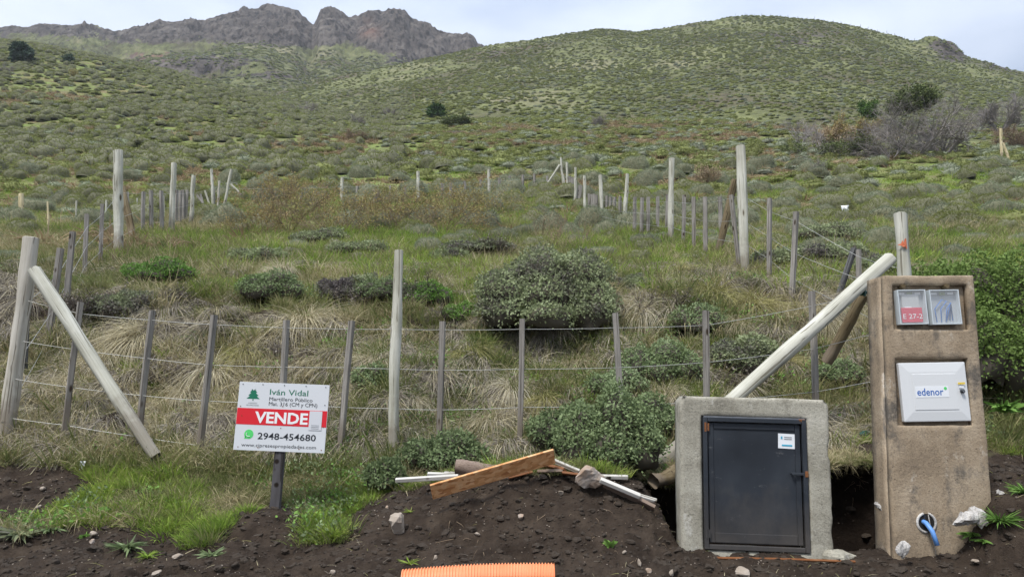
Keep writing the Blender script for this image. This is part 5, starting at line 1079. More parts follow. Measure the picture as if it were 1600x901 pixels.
board('slat', pos(925, 744, 5.15), pos(981, 745, 5.15), .03, .026, M['slat_pale'], 'level pale slat poking out right behind the brown stone', roll=.3, group=G)
board('slat', pos(938, 749, 4.95), pos(1000, 775, 4.93), .036, .028, M['slat_pale'], 'pale slat sloping down to the right of the brown stone', roll=.5, group=G)
board('slat', pos(985, 770, 4.97), pos(1026, 782, 4.95), .03, .02, M['slat_pale'], 'lower short pale slat, its end out over the dug hollow', roll=.5, group=G)
board('plank', pos(945, 755, 5.0), pos(1022, 794, 4.95), .07, .025, M['slat_weather'], 'weathered brown plank under the sloping pale slats at the right', roll=-.6, group=G)
board('plank', pos(842, 726, 5.18), pos(884, 736, 5.08), .10, .02, M['board_red'], 'reddish plank end just right of the orange strip', roll=-.5, group=G)
board('plank', pos(840, 736, 5.1), pos(880, 735, 5.06), .04, .02, M['slat_weather'], 'small grey-brown plank lying on the mound crest below the reddish one', roll=-.3, group=G)
board('plank', pos(878, 738, 5.06), pos(912, 742, 5.04), .05, .016, M['board_red'], 'thin reddish plank tucked against the brown stone', roll=-.3, group=G)
board('plank', pos(795, 746, 5.05), pos(832, 737, 5.08), .04, .015, M['board_red'], 'thin reddish splinter on the mound under the orange strip', roll=-.3, group=G)
M['stone_tan'] = surf('stone_tan', [(.16, .13, .10), (.27, .22, .17), (.36, .31, .26), (.44, .40, .36)], 9, .9, .6, 30); M['stone_rust'] = surf('stone_rust', [(.20, .10, .05), (.30, .20, .13), (.40, .36, .32), (.46, .42, .38)], 9, .9, .6, 30)
def stone(px, py, wpx, hpx, lb, mat='stone_tan', seed=1, Y=None):
    c = hit(px, py + hpx * .3) if Y is None else pos(px, py, Y); k = c.y / F / 2; r = (wpx * k, wpx * k * .75, hpx * k * 1.05); c = Vector((c.x, c.y, c.z + r[2] * .35)) if Y is None else c
    return lump('stone', c, r, M[mat], lb, 'stone', seed, None, (0, 0, seed), .5, 16)
stone(621, 819, 40, 36, 'large tan stone half buried left of the soil mound', seed=5)
stone(921, 741, 46, 34, 'brown and white stone sitting on the right end of the mound crest', 'stone_rust', 13, Y=5.0)
for k, a_ in enumerate([(814, 806, 13, 7, 'small flat tan stone in the middle of the mound face'), (746, 833, 9, 6, 'little pale stone on the left face of the mound'), (1162, 892, 26, 15, 'yellowish stone on the soil below the black door'), (999, 878, 7, 12, 'upright pale pebble at the lower right of the mound'),
        (1013, 890, 10, 8, 'pale pebble beside the upright one below the mound'), (1526, 875, 15, 6, 'flat reddish chip on the soil in front of the pillar'), (278, 867, 17, 8, 'flat pinkish stone on the soil below the left grass strip'), (146, 833, 13, 9, 'brown pebble at the lower edge of the left grass'),
        (145, 845, 12, 8, 'pale pebble just under the brown one at the left'), (60, 790, 9, 5, 'small flat stone on the left bare soil patch'), (68, 762, 12, 6, 'flat pinkish pebble higher on the left bare soil patch'), (876, 768, 12, 6, 'flat grey chip near the top of the mound face'), (715, 668, 10, 6, 'pale stone in the grass under the fence, beside the picket'),
        (840, 640, 12, 8, 'pale stone on the bank below the middle wire'), (245, 893, 18, 8, 'flat pale stone at the bottom edge left of the sign mound'), (975, 862, 9, 6, 'grey pebble low on the right mound slope'), (605, 793, 9, 7, 'orange-brown chip above the large tan stone'), (680, 870, 7, 8, 'reddish chip just above the orange pipe'), (1050, 893, 12, 9, 'pale pebble left below the black-door cabinet'), (520, 893, 12, 6, 'brown stone at the bottom edge near the pipe')]):
    stone(a_[0], a_[1], a_[2], a_[3], a_[4], 'stone_tan' if k % 4 else 'stone_rust', 30 + k)
stone(862, 239, 15, 8, 'pale boulder on the slope just above the far fence corner', seed=77)
# grit and clods strewn over the bare soil: uncountable
cl = [lump('clod', (0, 0, 0), (.5, .45, .32), mats_ground if False else M['stone_tan'], None, None, 90 + k, nu=8).data for k in range(3)]
M['clod'] = surf('clod', [(.026, .019, .014), (.046, .035, .026), (.066, .052, .038)], 10, .95, .5, 40)
cl2 = [lump('clod', (0, 0, 0), (.5, .45, .35), M['clod'], None, None, 95 + k, nu=10, rough=1.2).data for k in range(3)]
for o in [o for o in bpy.data.objects if o.name.startswith('clod')]: bpy.data.objects.remove(o)
X, Y, Z, px, py, r_ = sample(30000, 3.6, 6.2, 0, s=.85, seed=601); kp = dirt_mask(X, Y, Z, 6); X, Y, Z = X[kp], Y[kp], Z[kp]; m = len(X); big_ = r_.random(m) < .06
scatter('soil_clods', np.stack([X, Y, Z], 1), r_.uniform(0, 6.28, m), np.where(big_, r_.uniform(.005, .013, m), r_.uniform(.008, .042, m) * (.4 + 1.9 * r_.random(m) ** 7)), np.where(big_, 0, 3) + r_.integers(0, 3, m), cl + cl2, 'loose clods and grit strewn over the dark soil')
# ------------------------------------------------------------------ bunch grass on the bank: long drooping straw over a dead brown skirt
def tussock_mesh(seed, h, green=.15, n=640, droop=1.6, wd=.0058, down=.75):
    r = np.random.default_rng(seed); a = r.uniform(0, 2 * np.pi, n); q = r.random(n) ** .5
    B = np.stack([np.cos(a) * q * .09, np.sin(a) * q * .09, np.full(n, .02)], 1)
    D = np.stack([np.cos(a) * q * 1.0 + r.normal(0, .45, n), np.sin(a) * q * 1.0 - down + r.normal(0, .45, n), r.uniform(.25, 1.15, n)], 1)
    V, t, qd, at = blades(B, D, h * r.uniform(.55, 1.3, n), np.full(n, wd) * r.uniform(.6, 1.4, n), droop * r.uniform(.25, .75, n), 5, rg=r, var=np.clip(r.random(n) * (1 - green * .5), 0, 1))
    mb = MB(); mb.add(V, t, qd, at); n1 = len(t), len(qd); m = 200; a = r.uniform(0, 2 * np.pi, m)
    B = np.stack([np.cos(a) * .08, np.sin(a) * .08, r.uniform(0, .08, m)], 1); D = np.stack([np.cos(a), np.sin(a) - down, r.uniform(-.25, .35, m)], 1)
    V2, t2, q2, a2 = blades(B, D, h * r.uniform(.4, .9, m), np.full(m, wd), 1.1 * r.uniform(.3, 1, m), 4, rg=r); mb.add(V2, t2, q2, a2)
    mi = np.concatenate([np.zeros(n1[0]), np.ones(len(t2)), np.zeros(n1[1]), np.ones(len(q2))])
    return np_mesh('tussock', np.concatenate(mb.v), np.concatenate(mb.t), np.concatenate(mb.q), [M['straw'] if green < .5 else M['straw_green'], M['dead_straw']], attrs={'var': np.concatenate(mb.a)}, midx=mi)
M['straw'] = veg('straw', [(.28, .24, .14), (.42, .37, .23), (.54, .48, .33), (.63, .58, .43), (.72, .67, .54)], world_scale=1.5, wstr=.3)
M['straw_green'] = veg('straw_green', [(.16, .17, .06), (.28, .27, .10), (.40, .36, .16), (.48, .42, .24), (.55, .5, .33)], world_scale=1.5, wstr=.3)
M['dead_straw'] = veg('dead_straw', [(.12, .10, .08), (.19, .165, .135), (.27, .24, .20), (.34, .31, .27)], world_scale=2, trans=0, wstr=.3)
TUS = [tussock_mesh(700 + k, .52, .15) for k in range(4)]; TUG = [tussock_mesh(720 + k, .48, .8) for k in range(3)]
GT = 'bunch grass tussocks on the bank'
for k, (px, py, sc_, gk, lb) in enumerate([
  (222, 520, 1.25, 0, 'largest straw tussock, right of the long pale brace at the left'), (165, 560, 1.0, 0, 'straw tussock hanging between the first and second pickets from the left'), (120, 590, .8, 0, 'straw tussock by the foot of the crooked left corner post'),
  (478, 500, 1.15, 0, 'big straw tussock above the sale sign'), (385, 545, 1.0, 1, 'greenish tussock left above the sale sign'), (420, 520, .9, 0, 'straw tussock between the sign tussock and the greenish one'), (330, 575, 1.0, 0, 'straw tussock behind the picket left of the sign'), (290, 610, .8, 0, 'grey straw tussock low on the bank left of the sign'),
  (735, 545, .85, 1, 'yellow green tussock right of the tall middle post'), (668, 552, .55, 1, 'small yellowish tussock touching the right side of the middle post'), (590, 560, .8, 0, 'greyish tussock just left of the middle post'), (560, 600, .6, 0, 'low dry tussock left of the middle post foot'),
  (1000, 480, 1.0, 0, 'pale tussock right of the round grey shrub'), (960, 470, .7, 0, 'small pale tussock tucked against the round grey shrub'), (1112, 455, 1.1, 1, 'fountain shaped yellow tussock left of the braced post'), (1178, 480, 1.15, 1, 'fountain shaped yellow tussock below the right pickets'), (1150, 500, .7, 0, 'pale tussock under the two yellow fountain ones'),
  (770, 655, 1.15, 0, 'thick straw tussock spilling over the picket right of the middle post'), (735, 670, .9, 0, 'straw tussock low on the bank right of the middle post'), (800, 600, .8, 0, 'straw tussock halfway up the bank by the wire'), (850, 620, .7, 1, 'thin greenish tussock in the middle of the right bank'), (905, 560, .7, 0, 'dry tussock below the round grey shrub'),
  (1150, 600, .9, 0, 'dark dry tussock above the black-door cabinet'), (1085, 555, .6, 1, 'small green tussock beside the picket left of the cabinet'), (1230, 560, .7, 1, 'thin green tussock under the long white brace'), (60, 660, .8, 0, 'low straw tussock near the corner post at the left edge'), (250, 655, .7, 0, 'straw tussock at the foot of the long pale brace'),
  (480, 620, .8, 0, 'dry tussock directly behind the sale sign, right side'), (510, 560, .9, 0, 'greyish tussock between sign and middle post'), (640, 620, .7, 0, 'dry tussock just right of the middle post foot'), (690, 440, .7, 0, 'dry tussock on the bank crest behind the middle post'), (560, 440, .7, 0, 'dry tussock on the bank crest left of the middle post'),
  (300, 440, .8, 1, 'greenish tussock on the bank crest above the brace'), (440, 420, .7, 0, 'straw tussock on the crest above the sign'), (1240, 625, .6, 0, 'dry tussock behind the right end of the black-door cabinet'), (1040, 610, .7, 0, 'straw tussock left of the black-door cabinet'), (30, 560, .7, 0, 'straw tussock at the far left edge of the bank'),
  (880, 500, .6, 0, 'thin straw tussock peeping from under the grey shrub'), (1060, 420, .7, 1, 'green tussock beside the second white post on the right'), (820, 410, .6, 0, 'straw tussock behind the round grey shrub'), (1290, 500, .8, 0, 'straw tussock behind the top of the long white brace'), (370, 640, .7, 0, 'dry tussock just left of the sale sign')]):
    p = hit(px, py + 8, 6.1); o = mobj('grass_tussock', (TUG if gk else TUS)[k % (3 if gk else 4)], loc=p, rot=(R(random.uniform(0, 22)), R(random.uniform(-12, 12)), random.uniform(-.7, .7)))
    c_ = sc_ * (1.12 if sc_ >= 1 else 1.05) * p.y / 8.2; o.scale = (c_ * random.uniform(.9, 1.2), c_, c_ * random.uniform(.85, 1.1)); tag(o, lb, 'tussock', GT)
mixscatter('strip_straw', 9000, 4.4, 6.6, 0, 107, tuft_dry, 'thin dead grass among the green on the roadside strip', lambda X, Y, px, py: np.clip(.12 + 1.6 * pn(X, Y, 1.7, 38) + .3 * (Y > 5.7), 0, 1), .25, .55)
mixscatter('strip_turf', 12000, 4.2, 6.6, 0, 108, tuft_mixed, 'olive turf among the green on the roadside strip', lambda X, Y, px, py: np.clip(.5 + 1.2 * pn(X, Y, 1.3, 39), 0, 1) * np.where((px > 1000) & (px < 1545), .3, 1), .25, .6)
BR = [twig_mesh(1100 + k, .45, 1.0, 3, M['brush'], .007, 5, M['dead_straw'], 500, .02, .9, 16, .5) for k in range(3)]
for k, (px, py, s_, lb) in enumerate([(165, 485, 1.0, 'dark dead brush behind the top of the left brace'), (300, 480, .8, 'dark dead brush on the bank above the third picket from the left'), (545, 485, .9, 'dark dead brush hanging at the bank crest left of the middle post'), (655, 470, .8, 'dark dead brush at the bank crest right of the middle post'),
        (985, 490, .9, 'dark dead brush under the pale tussock right of the round shrub'), (1150, 600, 1.0, 'dark dead brush on the bank above the black-door cabinet'), (470, 560, .8, 'dark dead brush above the sale sign'), (760, 400, .7, 'grey dead brush on the crest behind the round shrub'), (700, 500, .6, 'small dark dead brush left of the round shrub'),
        (270, 590, .8, 'grey dead brush in the middle of the bank left of the sign'), (860, 560, .6, 'low dead brush under the round shrub'), (1060, 480, .7, 'dead brush between the pale tussock and the yellow fountain one')]):
    p = hit(px, py, 6.1); o = mobj('dead_brush', BR[k % 3], loc=p, rot=(R(14), 0, k * 1.3)); c_ = s_ * p.y / 7.8; o.scale = (c_, c_ * .8, c_ * .75); tag(o, lb, 'brushwood', 'dead brush on the bank')
# loose dead grass thatch between them
X, Y, Z, px, py, r_ = sample(5200, 6.15, 11.5, 0, seed=640); kp = (r_.random(len(X)) < .5 + .9 * fbm(X * 1.1, Y * 1.1, o=2, seed=41)) & (px < 1500)
X, Y, Z = X[kp], Y[kp], Z[kp]; m = len(X); th_ = [tussock_mesh(740 + k, .36, .2, n=70, droop=1.7) for k in range(3)]
scatter('straw_thatch', np.stack([X, Y, Z], 1), np.where(Y < 9, r_.uniform(-1.3, 1.3, m), r_.uniform(0, 6.28, m)), r_.uniform(.35, 1.15, m), r_.integers(0, 3, m), th_, 'tangled dead straw hanging over the bank', np.stack([r_.uniform(0, .5, m), r_.normal(0, .15, m)], 1))
# small leafy weeds on bank and strip
def weed_mesh(seed, n=60, h=.075, sz=.014, mat='leaf_bright'):
    r = np.random.default_rng(seed); P = r.normal(0, 1, (n, 3)) * np.array([h * .8, h * .8, h * .35]) + np.array([0, 0, h * .5]); P[:, 2] = np.abs(P[:, 2])
    V, t, q, a = leaves(P, r.normal(0, .6, (n, 3)) + np.array([0, 0, 1]), sz, r); return np_mesh('weed', V, t, q, [M[mat]], attrs={'var': a})
WD = [weed_mesh(800 + k) for k in range(3)] + [weed_mesh(810 + k, mat='leaf_shrub') for k in range(3)]
X, Y, Z, px, py, r_ = sample(9000, 4.4, 12, -1, seed=650); kp = (~dirt_mask(X, Y, Z, 10)) & (r_.random(len(X)) < (.10 + 1.2 * fbm(X * 1.3, Y * 1.3, o=3, seed=48)) * np.where(Y < 6.2, .45, 1)); X, Y, Z = X[kp], Y[kp], Z[kp]; m = len(X)
scatter('leafy_weeds', np.stack([X, Y, Z], 1), r_.uniform(0, 6.28, m), r_.uniform(.6, 1.5, m), r_.integers(0, 6, m), WD, 'small leafy weeds among the grass')

# ------------------------------------------------------------------ leafy shrubs
def lobe_shrub(lobes, nleaf, size, mat, core, seed, twigs=0):
    """lobes: (centre, radii); a dark twiggy core under many small leaves standing off it"""
    r = np.random.default_rng(seed); mb = MB(); D, t, q = ico_dome(20, 9, -.9); tc_, qc_ = 0, 0
    vol = np.array([l[1][0] * l[1][1] + l[1][0] * l[1][2] for l in lobes]); cnts = (nleaf * vol / vol.sum()).astype(int); L_ = []
    def rad(d, k): return 1 + .45 * fbm(d[:, 0] * 2 + k * 5, d[:, 1] * 2, d[:, 2] * 2, o=4, seed=seed + k)
    for k, (c, rr) in enumerate(lobes):
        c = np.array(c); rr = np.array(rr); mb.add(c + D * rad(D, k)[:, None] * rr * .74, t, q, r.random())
    for k, (c, rr) in enumerate(lobes):
        c = np.array(c); rr = np.array(rr); n = cnts[k]; d = r.normal(size=(n, 3)); d[:, 2] = np.abs(d[:, 2]) - .7 * (r.random(n) < .4) * r.random(n); d /= np.linalg.norm(d, axis=1)[:, None]
        dep = 1 - .28 * r.random(n) ** 2.0; P = c + d * (rad(d, k) * dep)[:, None] * rr; keep = np.ones(n, bool)
        for j, (c2, r2) in enumerate(lobes):
            if j != k: keep &= (((P - np.array(c2)) / (np.array(r2) * .82)) ** 2).sum(1) > 1
        L_.append((P[keep], (d / rr)[keep]))
    P = np.concatenate([l[0] for l in L_]); Nn = np.concatenate([l[1] for l in L_]); Nn /= np.linalg.norm(Nn, axis=1)[:, None]
    cl_ = fbm(P[:, 0] * 5, P[:, 1] * 5, P[:, 2] * 5, o=2, seed=seed) * .5
    V, _, q2, a = leaves(P, Nn * 1.0 + r.normal(0, .5, P.shape), size, r, np.clip(r.random(len(P)) * .7 + .15 + cl_, 0, 1))
    nt_ = sum(len(x) for x in mb.t); nq = sum(len(x) for x in mb.q); mb.add(V, None, q2, a)
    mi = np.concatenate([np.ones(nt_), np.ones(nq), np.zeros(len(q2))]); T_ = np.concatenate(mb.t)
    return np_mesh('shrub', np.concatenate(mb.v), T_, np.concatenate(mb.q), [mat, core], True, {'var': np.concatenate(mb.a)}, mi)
def place_lobes(name, px, py, w_px, h_px, lobes, nleaf, size, mat, core, seed, label, cat='shrub', Y=None, y0=6.0, group=None):
    """lobes are given as fractions (x, depth, z, rx, ry, rz) of the shrub's width"""
    p = hit(px, py, y0) if Y is None else pos(px, py, Y); W_ = w_px / F * p.y; Hh = h_px / F * p.y
    lb_ = [((a[0] * W_, a[1] * W_, a[2] * Hh), (a[3] * W_, a[4] * W_, a[5] * Hh)) for a in lobes]
    o = mobj(name, lobe_shrub(lb_, nleaf, size, M[mat], M[core], seed), loc=p); return tag(o, label, cat, group)
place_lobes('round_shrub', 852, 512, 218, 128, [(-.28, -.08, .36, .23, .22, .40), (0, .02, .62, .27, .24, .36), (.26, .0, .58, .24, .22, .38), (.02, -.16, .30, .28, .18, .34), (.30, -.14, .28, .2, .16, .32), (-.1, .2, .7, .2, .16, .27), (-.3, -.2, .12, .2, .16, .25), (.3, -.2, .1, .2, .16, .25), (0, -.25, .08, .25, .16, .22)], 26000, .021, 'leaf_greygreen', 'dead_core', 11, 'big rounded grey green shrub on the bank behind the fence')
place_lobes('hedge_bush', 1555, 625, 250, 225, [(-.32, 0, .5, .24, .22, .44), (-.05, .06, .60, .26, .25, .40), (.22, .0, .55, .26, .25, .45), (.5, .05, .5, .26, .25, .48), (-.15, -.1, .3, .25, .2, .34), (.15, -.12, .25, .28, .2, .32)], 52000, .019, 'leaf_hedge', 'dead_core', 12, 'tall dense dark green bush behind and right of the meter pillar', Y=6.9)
GS = 'leafy green shrubs on the front bank'
for k, (px, py, w_, h_, n_, mt, lb) in enumerate([
  (950, 742, 150, 130, 7000, 'leaf_shrub', 'leafy green shrub leaning over the right end of the scrap wood'), (890, 710, 130, 80, 4500, 'leaf_shrub', 'low leafy shrub behind the scrap wood, under two pickets'), (1030, 600, 120, 70, 4000, 'leaf_shrub', 'spreading green shrub left above the black-door cabinet'),
  (690, 735, 130, 60, 4000, 'leaf_shrub', 'low leafy shrub at the foot of the picket right of the middle post'), (1000, 690, 120, 75, 4500, 'leaf_shrub', 'leafy shrub just left of the black-door cabinet'), (600, 765, 60, 50, 1500, 'leaf_shrub', 'thin greyish herb left of the longest pale slat'),
  (245, 445, 110, 45, 3500, 'leaf_bright', 'bright green leafy clump on the bank crest above the long pale brace'), (420, 470, 100, 50, 3000, 'leaf_shrub', 'dark green clump on the bank above the sign'), (660, 480, 90, 45, 2200, 'leaf_bright', 'bright leafy clump just right of the middle post'), (720, 505, 60, 35, 1200, 'leaf_bright', 'small bright leafy clump left of the round grey shrub'),
  (400, 460, 60, 35, 1200, 'leaf_bright', 'small bright clump above the sign, left of the dark one'), (600, 470, 90, 40, 2200, 'leaf_shrub', 'green clump left of the middle post near the crest'), (580, 610, 60, 45, 1500, 'leaf_shrub', 'green clump on the bank left of the middle post'), (1090, 520, 80, 50, 1800, 'leaf_shrub', 'green clump on the bank above the picket left of the cabinet'),
  (960, 620, 90, 45, 2200, 'leaf_shrub', 'green clump on the bank below the middle wire'), (1310, 600, 70, 40, 1500, 'leaf_shrub', 'green clump in the gap between cabinet and pillar')]):
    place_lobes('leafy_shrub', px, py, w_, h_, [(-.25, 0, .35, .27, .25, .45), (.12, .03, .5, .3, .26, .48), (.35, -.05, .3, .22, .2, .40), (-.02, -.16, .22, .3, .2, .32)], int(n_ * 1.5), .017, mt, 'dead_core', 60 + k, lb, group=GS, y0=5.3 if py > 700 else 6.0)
GD = 'dry grey cushions on the bank'
for k, (px, py, w_, h_, lb) in enumerate([(1160, 580, 110, 60, 'dry purplish grey cushion on the bank under the right wires'), (190, 500, 110, 50, 'dark grey cushion half hidden behind the left brace'), (545, 470, 110, 45, 'dark grey cushion at the bank crest left of the middle post'), (985, 465, 70, 40, 'grey cushion at the right foot of the round grey shrub'),
        (400, 415, 90, 30, 'silvery grey cushion on the crest above the sign'), (500, 385, 95, 32, 'silvery green cushion mid field left of the middle post'), (560, 400, 100, 25, 'broad grey cushion mid field near the middle post'), (745, 400, 120, 28, 'broad grey cushion field patch right of the middle post'), (700, 410, 60, 22, 'small grey cushion touching the broad one right of the middle post'),
        (1290, 380, 110, 34, 'broad green domed cushion behind the right pickets'), (1300, 415, 130, 40, 'grey cushion with a bare earth side, left of the white corner post'), (1215, 420, 90, 35, 'grey green cushion right of the tall braced post'), (1370, 430, 80, 30, 'grey cushion just left of the white corner post')]):
    place_lobes('dry_cushion', px, py, w_, h_, [(-.2, 0, .3, .3, .28, .5), (.16, .03, .4, .34, .3, .55), (0, -.14, .2, .36, .2, .38)], 6500 if py > 450 else 4500, .019 if py > 450 else .028, 'leaf_greygreen', 'dead_core', 90 + k, lb, group=GD)

# ------------------------------------------------------------------ twiggy amber bushes inside the plot, dead stalks
AB = [twig_mesh(900 + k, 1.25, 1.9, 3, M['twig_brown'], .007, 4, M['leaf_amber'], 1500, .024, .5, 11, .5) for k in range(3)]
GA = 'twiggy amber bushes in the plot'
for k, (px, py, s_, lb) in enumerate([(395, 372, .9, 'leftmost twiggy amber bush, by the left fence end'), (455, 366, 1.0, 'amber bush second from the left in the plot'), (520, 372, 1.1, 'amber bush with dark stems in the middle of the row'), (575, 360, 1.0, 'amber bush right of the dark-stemmed one'),
        (640, 362, .9, 'amber bush behind the tall middle post'), (690, 368, 1.1, 'largest greenish amber bush right of the middle post'), (740, 358, 1.0, 'rusty amber bush at the right end of the row'), (480, 340, .9, 'amber bush farther back at left'), (720, 340, .9, 'amber bush farther back at right'), (600, 345, .8, 'amber bush farther back in the centre')]):
    p = hit(px, py); o = mobj('amber_bush', AB[k % 3], loc=p, rot=(0, 0, k * 1.9)); c_ = s_ * 1.12 * p.y / 17; o.scale = (c_, c_, c_); tag(o, lb, 'bush', GA)
STK = [twig_mesh(930 + k, .7, .3, 1, M['twig_brown'], .005, 5, M['fern_rust'], 160, .012, .3, 6, .85) for k in range(2)]
for k, (px, py, lb) in enumerate([(870, 385, 'dead brown weed stalks standing in the field left of the white posts'), (845, 380, 'dead weed stalks just left of the tallest ones'), (890, 370, 'dead weed stalks nearest the leaning far posts'), (905, 385, 'dead stalks right of the tallest ones'), (860, 395, 'shorter dead stalks in front of the tall ones'),
        (185, 420, 'thin dead stalks beside the thick white post at left'), (265, 400, 'thin dead stalk right of the thick white post at left'), (440, 355, 'pale dead stalks between the amber bushes at left')]):
    p = hit(px, py); o = mobj('dead_stalks', STK[k % 2], loc=p, rot=(0, 0, k)); c_ = p.y / 13; o.scale = (c_, c_, c_); tag(o, lb, 'dead stalks', 'dead weed stalks')

# ------------------------------------------------------------------ trees and thicket on the slopes
def bare_tree(px, py, hpx, wpx, seed, label, cat='shrub', name='bare_shrub', lv=4, kids=5, stems=7, r0=None, mat='twig_grey', leaf=None, nleaf=0, lsz=.1, group=None, lean=.6, y0=30, crown=None, Y=None):
    p = hit(px, py, y0) if Y is None else pos(px, py, Y); h = hpx / F * p.y; w_ = wpx / F * p.y
    me = twig_mesh(seed, h, w_ * .9, lv, M[mat], r0 or h * (.013 if p.y < 75 else .024), kids, M[leaf] if leaf and not crown else None, nleaf if not crown else 0, lsz, lean, stems, .42)
    V = np.zeros(len(me.vertices) * 3, np.float32); me.vertices.foreach_get('co', V); V = V.reshape(-1, 3); c = V[:, 0].max() - V[:, 0].min(); V[:, :2] *= w_ / c * 1.1; me.vertices.foreach_set('co', V.ravel()); me.update()
    if crown:
        rt = empty(name, p); mobj('branches', me, rt); r = np.random.default_rng(seed)
        P = []; 
        for (cx, cz, rx, rz, n_) in crown:
            for j in range(int(n_ / 40)):
                d = r.normal(size=3); d /= np.linalg.norm(d); c0 = np.array([cx * w_, 0, cz * h]) + d * np.array([rx * w_, rx * w_ * .8, rz * h]) * r.random() ** .4; P.append(c0 + r.normal(0, .22, (40, 3)))
        P = np.concatenate(P); V, t, q, a = leaves(P, r.normal(size=P.shape), lsz, r); mobj('foliage', np_mesh('foliage', V, t, q, [M[leaf]], attrs={'var': a}), rt); return tag(rt, label, cat, group)
    o = mobj(name, me, loc=p); return tag(o, label, cat, group)
GB = 'bare grey shrubs'
bare_tree(1432, 246, 122, 185, 1001, 'large grey leafless thicket tree with a dark green top at the right', 'tree', 'thicket_tree', 5, 4, 13, r0=.08, leaf='leaf_oliv', lsz=.16, crown=[(.05, .84, .18, .12, 5500), (-.08, .74, .16, .08, 2200)], lean=.75)
bare_tree(1395, 248, 70, 120, 1011, 'dense grey twiggy shrub at the left foot of the large thicket tree', name='thicket_shrub', lv=4, kids=4, stems=14, lean=.8)
bare_tree(1475, 243, 75, 110, 1012, 'dense grey twiggy shrub right of the large thicket tree', name='thicket_shrub', lv=4, kids=4, stems=14, lean=.8)
bare_tree(1562, 208, 72, 80, 1013, 'dark grey bare shrub uphill of the lone braced post', name='bare_shrub', lv=4, kids=5, stems=9, lean=.7, group=GB)
bare_tree(1600, 235, 50, 110, 1014, 'dark bushy shrub cut by the right edge of the photo', name='thicket_shrub', lv=4, kids=6, stems=12, mat='twig_brown', lean=.8)
bare_tree(1250, 228, 52, 62, 1015, 'pale bare shrub at the left end of the thicket', lv=4, kids=4, stems=6, group=GB); bare_tree(1286, 240, 68, 50, 1016, 'slender bare shrub between the pale one and the amber bush', lv=4, kids=4, stems=5, group=GB)
bare_tree(1335, 235, 60, 85, 1017, 'amber brown bush left of the large thicket tree', 'bush', 'amber_thicket_bush', 4, 4, 9, mat='twig_brown', leaf='leaf_amber', nleaf=9000, lsz=.13, y0=40)
bare_tree(1300, 232, 42, 70, 1040, 'rusty low bush at the left flank of the amber bush', 'bush', 'amber_thicket_bush', 4, 4, 9, mat='twig_brown', leaf='fern_rust', nleaf=5000, lsz=.12)
bare_tree(1320, 248, 40, 90, 1018, 'low dark scrub under the amber bush', 'shrub', 'thicket_shrub', 4, 5, 10, leaf='leaf_oliv', nleaf=4000, lsz=.1)
bare_tree(1240, 243, 25, 50, 1019, 'low olive scrub at the foot of the pale bare shrub', 'shrub', 'thicket_shrub', 3, 5, 9, leaf='leaf_oliv', nleaf=2500, lsz=.1)
bare_tree(1282, 276, 40, 30, 1020, 'small grey shrub below the thicket, uphill of the dead ferns', lv=3, kids=5, stems=7, leaf='leaf_greygreen', nleaf=600, lsz=.06, group=GB)
bare_tree(1108, 290, 42, 52, 1021, 'brown twiggy bush behind the tall white posts on the right', 'bush', 'brown_bush', 4, 5, 10, mat='twig_brown', leaf='fern_rust', nleaf=1500, lsz=.05)
bare_tree(1355, 182, 28, 32, 1022, 'small blue green young tree peeping over the amber bush', 'tree', 'young_tree', 3, 4, 5, leaf='leaf_conifer', nleaf=3500, lsz=.14, Y=76)
bare_tree(481, 179, 30, 34, 1023, 'bare grey tree on the left spur, left of two', lv=4, kids=4, stems=7, group=GB, mat='twig_grey', cat='tree', name='bare_tree'); bare_tree(450, 173, 14, 22, 1024, 'low grey shrub left of the bare tree on the spur', lv=3, kids=4, stems=8, group=GB)
bare_tree(565, 197, 24, 34, 1025, 'bare grey tree in the valley bottom, right of two', lv=4, kids=4, stems=7, group=GB, cat='tree', name='bare_tree'); bare_tree(610, 182, 15, 26, 1026, 'faint grey shrub at the foot of the right hill', lv=3, kids=5, stems=8, group=GB)
bare_tree(556, 220, 24, 50, 1027, 'brownish leafless bush below the bare valley tree', 'bush', 'brown_bush', 4, 5, 10, mat='twig_brown'); bare_tree(937, 200, 22, 30, 1028, 'pale rounded bare shrub at the centre of the right hill foot', lv=4, kids=5, stems=9, group=GB)
bare_tree(715, 196, 12, 60, 1029, 'low dark scrub patch right of the small conifer', 'shrub', 'dark_scrub', 3, 5, 10, leaf='leaf_oliv', nleaf=3000, lsz=.15)
bare_tree(12, 112, 12, 24, 1030, 'faint bare shrub at the far left skyline slope', lv=3, kids=5, stems=8, group=GB); bare_tree(107, 98, 8, 20, 1031, 'dark green bush on the left crest right of the pine', 'bush', 'green_bush', 3, 4, 8, leaf='leaf_pine', nleaf=2500, lsz=.3, y0=60)
bare_tree(116, 122, 12, 16, 1032, 'pale yellow grass-like bush on the left slope below the crest', 'bush', 'yellow_bush', 3, 4, 8, leaf='straw' if False else 'leaf_amber', nleaf=1500, lsz=.2, y0=60)
